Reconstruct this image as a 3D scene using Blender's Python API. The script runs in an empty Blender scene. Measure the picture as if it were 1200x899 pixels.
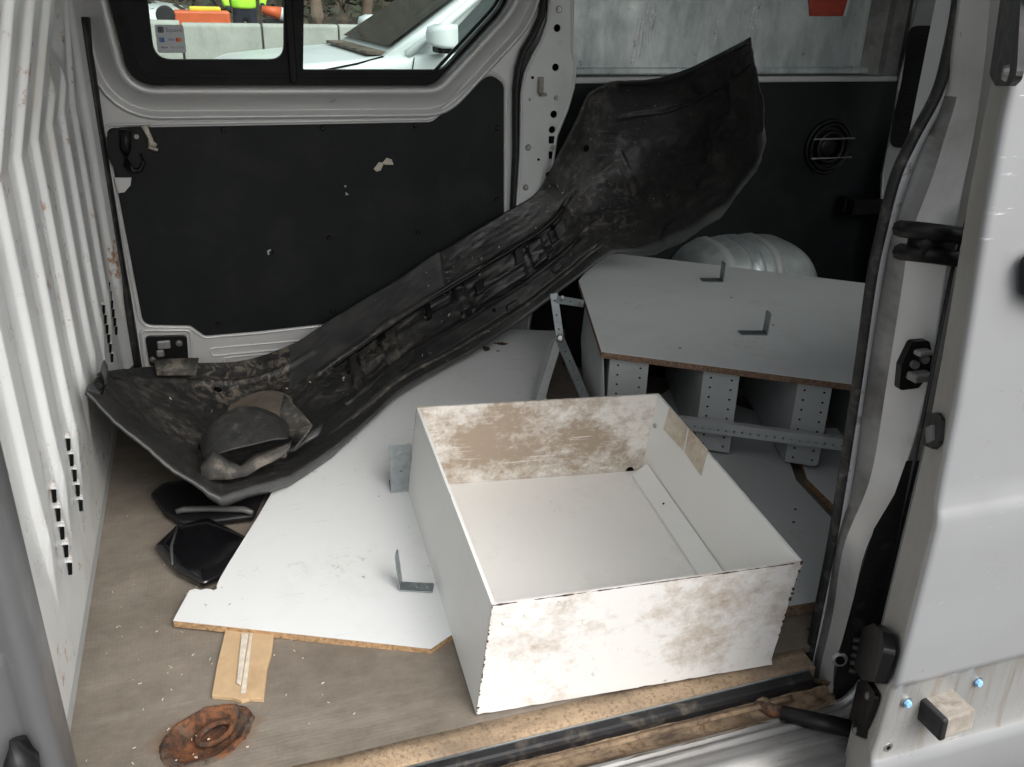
import bpy, bmesh, math, random
import numpy as np
from mathutils import Vector, Matrix, noise as mnoise
random.seed(7)
rnd = random.Random(11)
scene = bpy.context.scene
COL = scene.collection
# ------------------------------------------------------------------ camera
F_PX, PITCH, ROLL, YAW = 1033.26, 0.416287, 0.02553, 0.333443
CAM = Vector((0, 0, 1.0))
_fw = Vector((math.sin(YAW)*math.cos(PITCH), math.cos(YAW)*math.cos(PITCH), -math.sin(PITCH)))
_r = Vector((math.cos(YAW), -math.sin(YAW), 0)); _u = _r.cross(_fw)
_R = _r*math.cos(ROLL)+_u*math.sin(ROLL); _U = -_r*math.sin(ROLL)+_u*math.cos(ROLL)
cam_d = bpy.data.cameras.new('camera'); cam = bpy.data.objects.new('camera', cam_d); COL.objects.link(cam)
cam.matrix_world = Matrix(((_R.x, _U.x, -_fw.x, CAM.x), (_R.y, _U.y, -_fw.y, CAM.y), (_R.z, _U.z, -_fw.z, CAM.z), (0, 0, 0, 1)))
cam_d.sensor_fit = 'HORIZONTAL'; cam_d.sensor_width = 36; cam_d.lens = F_PX/1200*36
cam_d.clip_start = 0.02; cam_d.clip_end = 500
scene.camera = cam
# ------------------------------------------------------------------ light
world = bpy.data.worlds.new('World'); scene.world = world; world.use_nodes = True
wn = world.node_tree; wn.nodes.clear()
SUN_EL, SUN_AZ = math.radians(46), math.radians(158)      # azimuth measured clockwise from +y
sky = wn.nodes.new('ShaderNodeTexSky'); sky.sky_type = 'NISHITA'; sky.sun_disc = False
sky.sun_elevation = SUN_EL; sky.sun_rotation = SUN_AZ
sky.air_density = 1.0; sky.dust_density = 6.0; sky.ozone_density = 1.0
hs = wn.nodes.new('ShaderNodeHueSaturation'); hs.inputs['Saturation'].default_value = 0.28
bg = wn.nodes.new('ShaderNodeBackground'); bg.inputs[1].default_value = 0.15
wo = wn.nodes.new('ShaderNodeOutputWorld')
wn.links.new(sky.outputs[0], hs.inputs['Color']); wn.links.new(hs.outputs[0], bg.inputs[0]); wn.links.new(bg.outputs[0], wo.inputs[0])
sl = bpy.data.lights.new('sun', 'SUN'); sl.energy = .8; sl.angle = math.radians(80); sl.color = (1, .985, .965)
so = bpy.data.objects.new('sun', sl); COL.objects.link(so)
sd = Vector((math.sin(SUN_AZ)*math.cos(SUN_EL), math.cos(SUN_AZ)*math.cos(SUN_EL), math.sin(SUN_EL)))
so.rotation_euler = (-sd).to_track_quat('-Z', 'Y').to_euler(); so.location = sd*20
vs = scene.view_settings; vs.view_transform = 'Standard'; vs.look = 'None'; vs.gamma = 1; vs.use_curve_mapping = False
vs.exposure = 0.76
scene.render.engine = 'CYCLES'
scene.cycles.max_bounces = 10; scene.cycles.diffuse_bounces = 6; scene.cycles.transparent_max_bounces = 12
scene.cycles.use_denoising = True; scene.cycles.caustics_reflective = False; scene.cycles.caustics_refractive = False

# ------------------------------------------------------------------ measuring: photo pixel -> point on a real plane
def ray(x, y): return _R*((x-600)/F_PX)+_U*(-(y-449.5)/F_PX)+_fw
def onY(x, y, v):
    d = ray(x, y); return CAM+d*((v-CAM.y)/d.y)
def onX(x, y, v):
    d = ray(x, y); return CAM+d*((v-CAM.x)/d.x)
def onZ(x, y, v):
    d = ray(x, y); return CAM+d*((v-CAM.z)/d.z)
def onP(x, y, p0, n):
    d = ray(x, y); return CAM+d*((Vector(p0)-CAM).dot(n)/d.dot(n))
def xz(x, y, v=2.5):
    p = onY(x, y, v); return (p.x, p.z)
# ------------------------------------------------------------------ materials
def smooth(a, b, t):
    t = max(0, min(1, (t-a)/(b-a))); return t*t*(3-2*t)
class NT:
    def __init__(s, name):
        s.m = bpy.data.materials.new(name); s.m.use_nodes = True; s.t = s.m.node_tree
        s.b = s.t.nodes['Principled BSDF']; s._tc = None
    def n(s, typ, **kw):
        q = s.t.nodes.new(typ)
        for k, v in kw.items(): setattr(q, k, v)
        return q
    def l(s, a, b): s.t.links.new(a, b)
    def co(s):
        if not s._tc: s._tc = s.n('ShaderNodeTexCoord')
        return s._tc.outputs['Object']
    def mapping(s, scale=(1, 1, 1), rot=(0, 0, 0), loc=(0, 0, 0)):
        m = s.n('ShaderNodeMapping'); m.inputs['Scale'].default_value = scale; m.inputs['Rotation'].default_value = rot; m.inputs['Location'].default_value = loc
        s.l(s.co(), m.inputs[0]); return m.outputs[0]
    def noise(s, scale, detail=4, rough=.55, vec=None, dist=0):
        q = s.n('ShaderNodeTexNoise'); q.inputs['Scale'].default_value = scale; q.inputs['Detail'].default_value = detail
        q.inputs['Roughness'].default_value = rough; q.inputs['Distortion'].default_value = dist
        s.l(vec if vec is not None else s.co(), q.inputs['Vector']); return q.outputs['Fac']
    def ramp(s, f, a, b, lo=0., hi=1.):
        q = s.n('ShaderNodeMapRange'); q.clamp = True
        for i, v in enumerate((a, b, lo, hi)): q.inputs[i+1].default_value = v
        s.l(f, q.inputs[0]); return q.outputs[0]
    def math(s, op, a, b):
        q = s.n('ShaderNodeMath', operation=op)
        for i, v in enumerate((a, b)):
            if isinstance(v, (int, float)): q.inputs[i].default_value = v
            else: s.l(v, q.inputs[i])
        return q.outputs[0]
    def mix(s, f, a, b):
        q = s.n('ShaderNodeMix', data_type='RGBA')
        for i, v in ((0, f), (6, a), (7, b)):
            if isinstance(v, (int, float)): q.inputs[i].default_value = v
            elif isinstance(v, tuple): q.inputs[i].default_value = (*v, 1)
            else: s.l(v, q.inputs[i])
        return q.outputs[2]
    def set(s, k, v):
        if isinstance(v, tuple): s.b.inputs[k].default_value = (*v, 1)
        elif isinstance(v, (int, float)): s.b.inputs[k].default_value = v
        else: s.l(v, s.b.inputs[k])
    def bump(s, h, strength=.3, dist=.002):
        q = s.n('ShaderNodeBump'); q.inputs['Strength'].default_value = strength; q.inputs['Distance'].default_value = dist
        s.l(h, q.inputs['Height']); s.l(q.outputs[0], s.b.inputs['Normal'])
def plain(name, col, rough=.5, metal=0., var=.12, vscale=12, bump=0., bscale=200, coat=0., rvar=.12, dirt=None, spec=.5):
    t = NT(name); f = t.noise(vscale, 5, .6)
    dark = tuple(c*(1-var) for c in col); lite = tuple(min(1, c*(1+var)) for c in col)
    c = t.mix(t.ramp(f, .3, .7), dark, lite)
    if dirt:
        dc, ds, a, b, amt = dirt
        c = t.mix(t.ramp(t.noise(ds, 8, .65, dist=.4), a, b, 0, amt), c, dc)
    t.set('Base Color', c); t.set('Metallic', metal); t.set('Specular IOR Level', spec)
    t.set('Roughness', t.ramp(t.noise(vscale*2.3, 5, .6), .25, .75, max(.02, rough-rvar), min(1, rough+rvar)))
    if coat: t.set('Coat Weight', coat); t.set('Coat Roughness', .12)
    if bump: t.bump(t.noise(bscale, 3), bump)
    return t.m
M = {}
M['silver'] = plain('silver_paint', (.52, .53, .53), .36, .2, .06, 5, dirt=((.20, .17, .14), 9, .56, .8, .35))
M['silver_door'] = plain('lightened_door_silver', (.60, .605, .60), .36, .2, .04, 4, dirt=((.27, .25, .22), 12, .6, .85, .3))  # van silver lightened to make up for dim light on the far side
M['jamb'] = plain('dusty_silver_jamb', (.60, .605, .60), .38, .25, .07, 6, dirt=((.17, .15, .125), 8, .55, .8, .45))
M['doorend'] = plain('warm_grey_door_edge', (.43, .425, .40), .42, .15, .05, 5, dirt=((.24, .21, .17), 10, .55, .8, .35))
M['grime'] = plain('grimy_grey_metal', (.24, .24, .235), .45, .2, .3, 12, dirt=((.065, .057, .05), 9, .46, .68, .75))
M['black_lining'] = plain('black_lining', (.009, .0105, .0115), .5, 0, .3, 3, .1, 300, dirt=((.030, .030, .029), 6, .5, .75, .5), spec=.22)
M['black_plastic'] = plain('black_plastic', (.007, .007, .0075), .45, 0, .2, 10, .1, 300, spec=.3)
M['rubber'] = plain('black_rubber', (.009, .009, .010), .55, 0, .3, 20, dirt=((.09, .08, .07), 25, .55, .75, .6))
M['worn_rubber'] = plain('worn_rubber', (.016, .016, .016), .6, 0, .5, 30, dirt=((.13, .12, .11), 40, .52, .68, .7))
M['gloss_black'] = plain('gloss_black', (.005, .005, .006), .09, 0, .1, 10, dirt=((.06, .055, .05), 60, .62, .75, .5), coat=.4)
M['galv'] = plain('galvanised_bracket', (.30, .33, .34), .38, .75, .18, 60, .1, 250)
M['edge_brown'] = plain('fibreboard_edge', (.40, .25, .13), .85, 0, .3, 120, .4, 400, dirt=((.10, .06, .035), 150, .5, .65, .7))
M['chip_edge'] = plain('chipboard_edge', (.22, .14, .09), .9, 0, .4, 180, .5, 500, dirt=((.07, .045, .03), 160, .48, .62, .8))
M['strip_brown'] = plain('brown_fibreboard', (.47, .33, .19), .8, 0, .1, 25, .2, 500, dirt=((.27, .17, .09), 14, .5, .75, .6))
M['dark'] = plain('dark_void', (.004, .004, .004), .9, 0, .1, 5, spec=.1)
M['steel_grey'] = plain('grey_painted_steel', (.42, .44, .44), .45, .1, .05, 10, dirt=((.25, .24, .22), 12, .58, .8, .4))
M['screw'] = plain('screw_metal', (.35, .35, .34), .35, .8, .2, 80)
M['blue_cap'] = plain('blue_bolt_cap', (.25, .48, .72), .4, 0, .1, 50)
M['orange_metal'] = plain('orange_plastic', (.62, .11, .03), .45, 0, .2, 5)
M['yellow'] = plain('yellow_plastic', (.75, .60, .04), .5, 0, .1, 5)
M['hivis'] = plain('hi_vis_fabric', (.45, .85, .05), .8, 0, .1, 15, .3, 60)
M['navy'] = plain('navy_cloth', (.015, .017, .03), .85, 0, .2, 20)
M['white_car'] = plain('white_car_paint', (.70, .73, .73), .38, 0, .02, 2, coat=.1)
M['tyre'] = plain('tyre', (.014, .014, .014), .8, 0, .2, 30)
M['rim'] = plain('alloy', (.4, .4, .41), .35, .8, .1, 20)
M['bark'] = plain('dry_bark', (.13, .09, .065), .9, 0, .3, 8, .6, 40)
M['leaf'] = plain('dull_leaf', (.045, .05, .028), .7, 0, .5, 2)
M['skinperson'] = plain('skin', (.42, .25, .17), .6, 0, .05, 10)
M['white_trim'] = plain('white_print', (.80, .81, .83), .4, 0, .02, 20)
M['ink'] = plain('dark_ink', (.02, .022, .03), .5, 0, .05, 20)
M['ink_grey'] = plain('grey_ink', (.22, .22, .25), .5, 0, .05, 20)
M['ink_blue'] = plain('blue_ink', (.03, .12, .45), .5, 0, .05, 20)
M['ink_red'] = plain('red_ink', (.65, .03, .03), .5, 0, .05, 20)
M['ink_orange'] = plain('orange_ink', (.8, .30, .03), .5, 0, .05, 20)
M['red_sticker'] = plain('red_sticker', (.48, .055, .025), .5, 0, .2, 60)
M['foam'] = plain('torn_cream_foam', (.55, .50, .42), .9, 0, .2, 60, .4, 150)
M['wood_block'] = plain('worn_wood_block', (.27, .245, .21), .85, 0, .3, 30, .4, 100, dirt=((.10, .07, .05), 25, .5, .65, .8))

M['rim_dark'] = plain('dark_chipped_edge', (.045, .022, .016), .85, 0, .4, 90)
def m_sill():  # dirt-streaked van silver, base darkened to offset strong outdoor light
    t = NT('darkened_streaked_sill_silver'); c = t.mix(t.ramp(t.noise(1, 7, .65, t.mapping((3, 90, 90))), .3, .7), (.17, .17, .168), (.34, .34, .335))
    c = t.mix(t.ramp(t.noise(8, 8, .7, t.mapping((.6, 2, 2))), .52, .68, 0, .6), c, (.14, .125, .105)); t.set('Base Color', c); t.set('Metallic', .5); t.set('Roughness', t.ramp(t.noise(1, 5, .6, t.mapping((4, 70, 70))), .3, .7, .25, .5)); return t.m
M['sill_silver_dark'] = m_sill()
M['pillar_silver_dark'] = plain('darkened_front_pillar_silver', (.13, .134, .138), .4, .3, .08, 6, dirt=((.30, .30, .29), 16, .62, .75, .4))  # same van silver, darkened because this pillar stands in full daylight
M['roof_bounce'] = plain('pale_roof_bounce', (.74, .74, .72), .8, 0, .04, 5)  # unseen roof underside made pale to bounce light into the load space
M['arch_metal'] = plain('dull_zinc', (.36, .40, .40), .52, .3, .2, 22, .1, 60, dirt=((.62, .66, .66), 16, .55, .72, .5))
def m_skin(name, streak):
    t = NT(name); col = (.315, .325, .335) if not streak else (.30, .305, .30)
    c = t.mix(t.ramp(t.noise(3, 5), .3, .7), tuple(k*.95 for k in col), col)
    c = t.mix(t.ramp(t.noise(5, 5, .6), .45, .75, 0, .22), c, (.26, .25, .235))
    for th, sd2 in ((.5, 0), (-.3, 5)):
        c = t.mix(t.math('MULTIPLY', t.ramp(t.noise(1, 4, .65, t.mapping((14, 1, 170), (0, th, 0), (sd2, sd2, sd2))), .64, .68, 0, .8), t.ramp(t.noise(16, 3, .5, t.mapping(loc=(sd2, 2, 1))), .56, .64)), c, (.72, .73, .74))
    if streak:
        c = t.mix(t.ramp(t.noise(1, 6, .65, t.mapping((55, 1, 5), (0, .28, 0))), .50, .68, 0, .75), c, (.20, .165, .125))
        c = t.mix(t.ramp(t.noise(1, 6, .65, t.mapping((120, 1, 7), (0, .28, 0), (3, 3, 3))), .60, .70, 0, .6), c, (.13, .08, .05))
    t.set('Base Color', c); t.set('Metallic', .2); t.set('Roughness', t.ramp(t.noise(12, 5), .3, .7, .24, .42)); t.set('Coat Weight', .25); t.set('Coat Roughness', .15); return t.m
M['skin'] = m_skin('darkened_silver_skin', False); M['clad'] = m_skin('streaked_silver_cladding', True)  # van silver, base darkened so the daylit near side does not clip
def m_paper():
    t = NT('white_sticker_paper'); t.set('Base Color', (.82, .82, .84)); t.set('Roughness', .5)
    tr = t.n('ShaderNodeBsdfTranslucent'); tr.inputs[0].default_value = (.9, .9, .92, 1); mx = t.n('ShaderNodeMixShader'); mx.inputs[0].default_value = .5
    t.l(t.b.outputs[0], mx.inputs[1]); t.l(tr.outputs[0], mx.inputs[2]); t.l(mx.outputs[0], t.t.nodes['Material Output'].inputs[0]); return t.m
M['paper'] = m_paper()
M['scratch_bright'] = plain('bright_scratched_zinc', (.78, .81, .81), .3, .3, .3, 60)
M['frame_black'] = plain('window_frame_black', (.005, .0055, .006), .5, 0, .2, 10, spec=.2)
M['flange'] = plain('worn_flange_paint', (.62, .63, .63), .4, .1, .1, 14, dirt=((.16, .15, .14), 30, .58, .68, .8))
def m_hood():
    t = NT('rust_edged_louvre'); c = t.mix(t.ramp(t.noise(60, 6, .65), .56, .66, 0, .7), (.70, .72, .715), (.36, .20, .10)); t.set('Base Color', c); t.set('Roughness', .5); return t.m
M['vent_hood'] = m_hood()
M['hinge_dark'] = plain('dark_hinge_steel', (.035, .035, .035), .5, .3, .3, 30, dirt=((.12, .11, .10), 30, .55, .7, .5))
M['trim_black'] = plain('dirty_black_trim', (.010, .010, .011), .35, 0, .3, 20, dirt=((.10, .085, .065), 22, .52, .66, .7))
def m_bulkhead():
    t = NT('bulkhead_white_grey_paint')
    c = t.mix(t.ramp(t.noise(4, 6), .3, .7), (.63, .65, .65), (.72, .74, .735))
    scuff = t.ramp(t.noise(30, 8, .7, t.mapping((1, 1, .25))), .62, .72)
    c = t.mix(t.math('MULTIPLY', scuff, .3), c, (.42, .43, .43))
    rust = t.ramp(t.math('MULTIPLY', t.noise(6, 4, .5), t.noise(38, 7, .7)), .325, .39)
    c = t.mix(rust, c, (.38, .19, .085))
    stain = t.ramp(t.noise(3.3, 7, .65, t.mapping((1, 1, .5), loc=(3, 1, 7))), .54, .66, 0, .45)
    c = t.mix(stain, c, (.50, .42, .30))
    t.set('Base Color', c); t.set('Roughness', t.ramp(t.noise(20, 5), .3, .7, .25, .45)); t.set('Metallic', .1)
    t.bump(t.noise(60, 4), .08, .002); return t.m
M['bulkhead'] = m_bulkhead()
def m_floor():
    t = NT('brown_grey_floor_mat')
    a = t.noise(3.5, 8, .65); b = t.noise(26, 8, .7)
    c = t.mix(t.ramp(a, .32, .68), (.150, .128, .103), (.235, .205, .168))
    c = t.mix(t.ramp(b, .35, .75, 0, .5), c, (.085, .074, .062))
    c = t.mix(t.ramp(t.noise(9, 8, .7, t.mapping((.35, 1.6, 1))), .52, .72, 0, .6), c, (.27, .245, .21))
    c = t.mix(t.ramp(t.noise(1, 5, .6, t.mapping((30, 260, 1))), .45, .7, 0, .2), c, (.10, .088, .074))
    c = t.mix(t.ramp(t.noise(220, 3, .6), .66, .72, 0, .7), c, (.30, .26, .20))
    # rust that bled out of the tie-down recess
    p = onZ(243, 862, 0)
    sub = t.n('ShaderNodeVectorMath', operation='SUBTRACT'); t.l(t.co(), sub.inputs[0]); sub.inputs[1].default_value = p-Vector((.3, 1.7, -.55))
    mp = t.n('ShaderNodeMapping'); mp.inputs['Rotation'].default_value = (0, 0, math.radians(-30)); mp.inputs['Scale'].default_value = (1, 1.55, 0); t.l(sub.outputs[0], mp.inputs[0])
    ln = t.n('ShaderNodeVectorMath', operation='LENGTH'); t.l(mp.outputs[0], ln.inputs[0])
    d = t.math('ADD', ln.outputs['Value'], t.math('MULTIPLY', t.math('SUBTRACT', t.noise(28, 6, .6), .5), .06))
    c = t.mix(t.ramp(d, .058, .085, .6, 0), c, (.13, .07, .036))
    t.set('Base Color', c); t.set('Roughness', t.ramp(b, .3, .7, .6, .85)); t.set('Specular IOR Level', .3)
    w = t.n('ShaderNodeTexWave', wave_type='BANDS', bands_direction='X'); w.inputs['Scale'].default_value = 45; w.inputs['Distortion'].default_value = 1.5
    w2 = t.n('ShaderNodeTexWave', wave_type='BANDS', bands_direction='Y'); w2.inputs['Scale'].default_value = 45; w2.inputs['Distortion'].default_value = 1.5
    t.l(t.co(), w.inputs[0]); t.l(t.co(), w2.inputs[0])
    t.bump(t.math('ADD', t.math('MULTIPLY', t.math('ADD', w.outputs['Fac'], w2.outputs['Fac']), .35), t.noise(120, 4)), .16, .003); return t.m
M['floor'] = m_floor()
def m_board(name, col, scuff=.35):
    t = NT(name)
    c = t.mix(t.ramp(t.noise(2.5, 5), .3, .7), tuple(k*.95 for k in col), col)
    c = t.mix(t.ramp(t.noise(4, 8, .7), .52, .72, 0, .28), c, (.44, .42, .38))
    for th, sd2 in ((.3, 0), (-.6, 5), (1.2, 9), (2.2, 13)):
        q = t.noise(1, 4, .65, t.mapping((6, 150, 1), (0, 0, th), (sd2, sd2, sd2))); c = t.mix(t.math('MULTIPLY', t.ramp(q, .64, .68, 0, .6), t.ramp(t.noise(5, 4, .5, t.mapping(loc=(sd2, 1, 1))), .52, .62)), c, (.34, .32, .30))
    c = t.mix(t.math('MULTIPLY', t.ramp(t.noise(60, 6, .75), .54, .64, 0, .6), t.ramp(t.noise(6, 3, .5, t.mapping(loc=(7, 7, 0))), .60, .68)), c, (.30, .27, .24))
    c = t.mix(t.ramp(t.noise(75, 3, .5), .73, .76, 0, .8), c, (.20, .17, .14))
    t.set('Base Color', c); t.set('Roughness', t.ramp(t.noise(8, 6), .3, .7, .30, .5)); return t.m
M['board'] = m_board('white_melamine', (.68, .70, .70))
M['grey_board'] = m_board('grey_melamine', (.50, .52, .52))
def m_box(name, amt, lo, hi, sc, col=(.80, .79, .76), scr=.0):
    t = NT(name)
    c = t.mix(t.ramp(t.noise(3, 5), .3, .7), tuple(k*.95 for k in col), col)
    n1 = t.noise(sc*.8, 6, .6, t.mapping((1, 1, 1.4))); n2 = t.noise(sc*9, 9, .8)
    n3 = t.noise(1, 8, .75, t.mapping((sc*5, sc*5, sc*9), (0, .8, 0)), .5)
    k = t.math('ADD', t.math('MULTIPLY', n1, .50), t.math('ADD', t.math('MULTIPLY', n2, .28), t.math('MULTIPLY', n3, .22)))
    c = t.mix(t.ramp(k, lo, hi, 0, amt), c, (.33, .25, .175))
    c = t.mix(t.ramp(t.noise(sc*11, 6, .7), .64, .72, 0, amt*.8), c, (.20, .145, .10))
    if scr:
        for th, sd2 in ((.15, 0), (.9, 3), (-.7, 7), (1.5, 11), (-.25, 15)):
            q = t.noise(1.0, 5, .7, t.mapping((5, 5, 130), (0, th, 0), (sd2, sd2, sd2)), .25)
            g2 = t.noise(11, 4, .6, t.mapping((1, 1, 1), (0, 0, 0), (sd2*2, 1, 3)))
            c = t.mix(t.math('MULTIPLY', t.ramp(q, .63, .67, 0, scr), t.ramp(g2, .48, .58)), c, (.80, .77, .72))
    t.set('Base Color', c); t.set('Roughness', t.ramp(n2, .3, .7, .35, .6)); t.bump(n2, .15, .002); return t.m
M['residue'] = m_box('paper_residue', .85, .36, .60, 9, (.70, .65, .55))
M['box_clean'] = m_box('box_side_white', .15, .55, .8, 5, (.80, .81, .79))
M['box_floor'] = m_box('box_floor_cream', .28, .52, .72, 4.5, (.83, .82, .79))  # base lightened to make up for weak light on the box floor
M['box_front'] = m_box('box_front_stained', .85, .49, .62, 5.5, (.70, .69, .665), .5)  # real stains over a base darkened against strong light on the front
M['box_back'] = m_box('box_back_stained', .9, .44, .55, 7, (.76, .73, .68), .9)
def m_bumper():
    t = NT('dusty_black_bumper_plastic')
    a = t.noise(5, 9, .68, dist=.5); b = t.noise(34, 9, .72); d = t.noise(130, 4, .6)
    c = t.mix(t.ramp(d, .3, .7), (.014, .0148, .0155), (.022, .0225, .023))
    k = t.math('ADD', t.math('MULTIPLY', a, .55), t.math('MULTIPLY', b, .45))
    c = t.mix(t.ramp(k, .42, .60, 0, .7), c, (.040, .039, .037))
    c = t.mix(t.ramp(k, .55, .62, 0, .7), c, (.105, .098, .086))
    for th, sd2 in ((.7, 0), (-.5, 5), (1.3, 9)):
        q = t.noise(1, 4, .65, t.mapping((9, 60, 130), (.3, th, .2), (sd2, sd2, sd2))); c = t.mix(t.math('MULTIPLY', t.ramp(q, .62, .66, 0, .7), t.ramp(t.noise(7, 3), .5, .6)), c, (.11, .105, .10))
    c = t.mix(t.ramp(t.noise(120, 3, .5), .70, .73, 0, .9), c, (.30, .28, .25))
    for pw, rr_, am in ((onY(262, 440, 2.3), .16, .9), (onY(350, 425, 2.35), .15, .8), (onY(430, 410, 2.3), .20, .5), (onY(240, 505, 1.95), .17, .45), (onY(700, 240, 2.4), .20, .4)):
        sub = t.n('ShaderNodeVectorMath', operation='SUBTRACT'); t.l(t.co(), sub.inputs[0]); sub.inputs[1].default_value = pw-Vector((.35, 2.1, .04))
        ln = t.n('ShaderNodeVectorMath', operation='LENGTH'); t.l(sub.outputs[0], ln.inputs[0])
        sp_ = t.ramp(t.noise(30, 7, .65, dist=1.2), .50, .60, 0, am)
        c = t.mix(t.math('MULTIPLY', t.ramp(ln.outputs['Value'], rr_*.35, rr_, 1, 0), sp_), c, (.20, .175, .14))
    t.set('Base Color', c); t.set('Roughness', t.ramp(k, .4, .6, .30, .7)); t.set('Specular IOR Level', .5)
    t.bump(t.math('ADD', b, t.math('MULTIPLY', d, .4)), .35, .004); return t.m
M['bumper'] = m_bumper()
M['bumper_skin'] = plain('grey_bumper_skin', (.055, .057, .058), .42, 0, .2, 12, .12, 260, dirt=((.13, .115, .10), 12, .5, .75, .5))
M['mud'] = plain('dried_mud_plastic', (.050, .048, .044), .8, 0, .4, 18, .5, 120, dirt=((.20, .178, .145), 26, .50, .62, .75))
def m_galv_sheet():
    t = NT('scratched_galvanised_sheet')
    c = t.mix(t.ramp(t.noise(7, 8, .7, t.mapping((2.2, 1, .8)), .3), .34, .66), (.36, .41, .42), (.66, .71, .72))  # pale and dark patches stand in for streaked reflections
    m1 = t.ramp(t.noise(2.2, 3, .5, t.mapping((1, 1, .2), (0, .1, 0))), .50, .60)
    c = t.mix(t.math('MULTIPLY', m1, t.ramp(t.noise(1, 8, .75, t.mapping((110, 1, 3.5), (0, .09, 0))), .54, .62, 0, .85)), c, (.80, .83, .83))
    c = t.mix(t.ramp(t.noise(1, 8, .8, t.mapping((9, 1, 130))), .62, .68, 0, .6), c, (.74, .77, .77))
    c = t.mix(t.ramp(t.noise(26, 6, .7), .60, .70, 0, .5), c, (.30, .34, .35))
    t.set('Base Color', c); t.set('Metallic', .5); t.set('Roughness', t.ramp(t.noise(18, 6), .3, .7, .26, .5)); t.bump(t.noise(5, 4), .2, .01); return t.m
M['galv_sheet'] = m_galv_sheet()
def m_rust():
    t = NT('flaking_rust')
    a = t.noise(30, 8, .7, dist=.5); b = t.noise(110, 5, .65)
    c = t.mix(t.ramp(a, .38, .60), (.020, .011, .008), (.17, .065, .024)); c = t.mix(t.ramp(t.noise(18, 7, .7, t.mapping(loc=(4, 4, 4))), .50, .60, 0, .9), c, (.085, .070, .055)); c = t.mix(t.ramp(b, .52, .62, 0, .8), c, (.035, .02, .014))
    t.set('Base Color', c); t.set('Roughness', .9); t.bump(t.math('ADD', a, t.math('MULTIPLY', b, .5)), .6, .006); return t.m
M['rust'] = m_rust()
def m_channel():
    t = NT('dirty_rusty_channel')
    a = t.noise(16, 9, .7, t.mapping((.5, 2, 2)), .5); b = t.noise(70, 6, .7)
    c = t.mix(t.ramp(a, .35, .62), (.045, .032, .022), (.26, .185, .115)); c = t.mix(t.ramp(b, .5, .66, 0, .8), c, (.06, .03, .017))
    t.set('Base Color', c); t.set('Roughness', .9); t.bump(t.math('ADD', a, b), .6, .006); return t.m
M['channel'] = m_channel()
def m_ply():
    t = NT('worn_chipboard_lip')
    a = t.noise(10, 9, .7, t.mapping((.6, 2, 2))); b = t.noise(150, 5, .7)
    c = t.mix(t.ramp(a, .35, .65), (.15, .108, .07), (.36, .265, .17)); c = t.mix(t.ramp(b, .50, .66, 0, .8), c, (.11, .07, .042)); c = t.mix(t.ramp(t.noise(4, 7, .7), .48, .66, 0, .6), c, (.12, .10, .08))
    t.set('Base Color', c); t.set('Roughness', .9); t.bump(b, .5, .003); return t.m
M['ply'] = m_ply()
def m_asphalt():
    t = NT('asphalt'); v = t.n('ShaderNodeTexVoronoi'); v.inputs['Scale'].default_value = 110; t.l(t.co(), v.inputs['Vector'])
    c = t.mix(t.ramp(v.outputs['Distance'], .1, .7), (.035, .035, .036), (.085, .084, .082)); c = t.mix(t.ramp(t.noise(190, 3), .6, .68), c, (.22, .21, .2))
    t.set('Base Color', c); t.set('Roughness', .9); t.bump(v.outputs['Distance'], .6, .006); return t.m
M['asphalt'] = m_asphalt()
def m_concrete():
    t = NT('weathered_concrete')
    c = t.mix(t.ramp(t.noise(2.5, 8, .7), .3, .7), (.30, .31, .28), (.44, .44, .40)); c = t.mix(t.ramp(t.noise(7, 7, .7, t.mapping((2, 1, .4))), .55, .75, 0, .5), c, (.20, .19, .15))
    t.set('Base Color', c); t.set('Roughness', .9); t.bump(t.noise(30, 6), .3, .01); return t.m
M['concrete'] = m_concrete()
def m_glass(name, tint, rough=0.0):
    t = NT(name); t.t.nodes.remove(t.b)
    tr = t.n('ShaderNodeBsdfTransparent'); tr.inputs[0].default_value = (*tint, 1)
    gl = t.n('ShaderNodeBsdfGlossy'); gl.inputs['Roughness'].default_value = .02
    fr = t.n('ShaderNodeFresnel'); fr.inputs[0].default_value = 1.5
    mx = t.n('ShaderNodeMixShader'); t.l(fr.outputs[0], mx.inputs[0]); t.l(tr.outputs[0], mx.inputs[1]); t.l(gl.outputs[0], mx.inputs[2])
    t.l(mx.outputs[0], t.t.nodes['Material Output'].inputs[0]); return t.m
M['glass'] = m_glass('green_tinted_glass', (.64, .76, .72))
M['clear_glass'] = m_glass('clear_glass', (.93, .96, .95))
M['car_glass'] = plain('dark_car_glass', (.02, .03, .031), .08, 0, .1, 3, spec=.2)
M['lamp'] = plain('headlamp', (.35, .40, .42), .12, .5, .3, 30)
M['soil'] = plain('brown_rubble', (.12, .09, .065), .95, 0, .5, 3, .6, 12, dirt=((.03, .025, .02), 5, .45, .6, .8))

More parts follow.
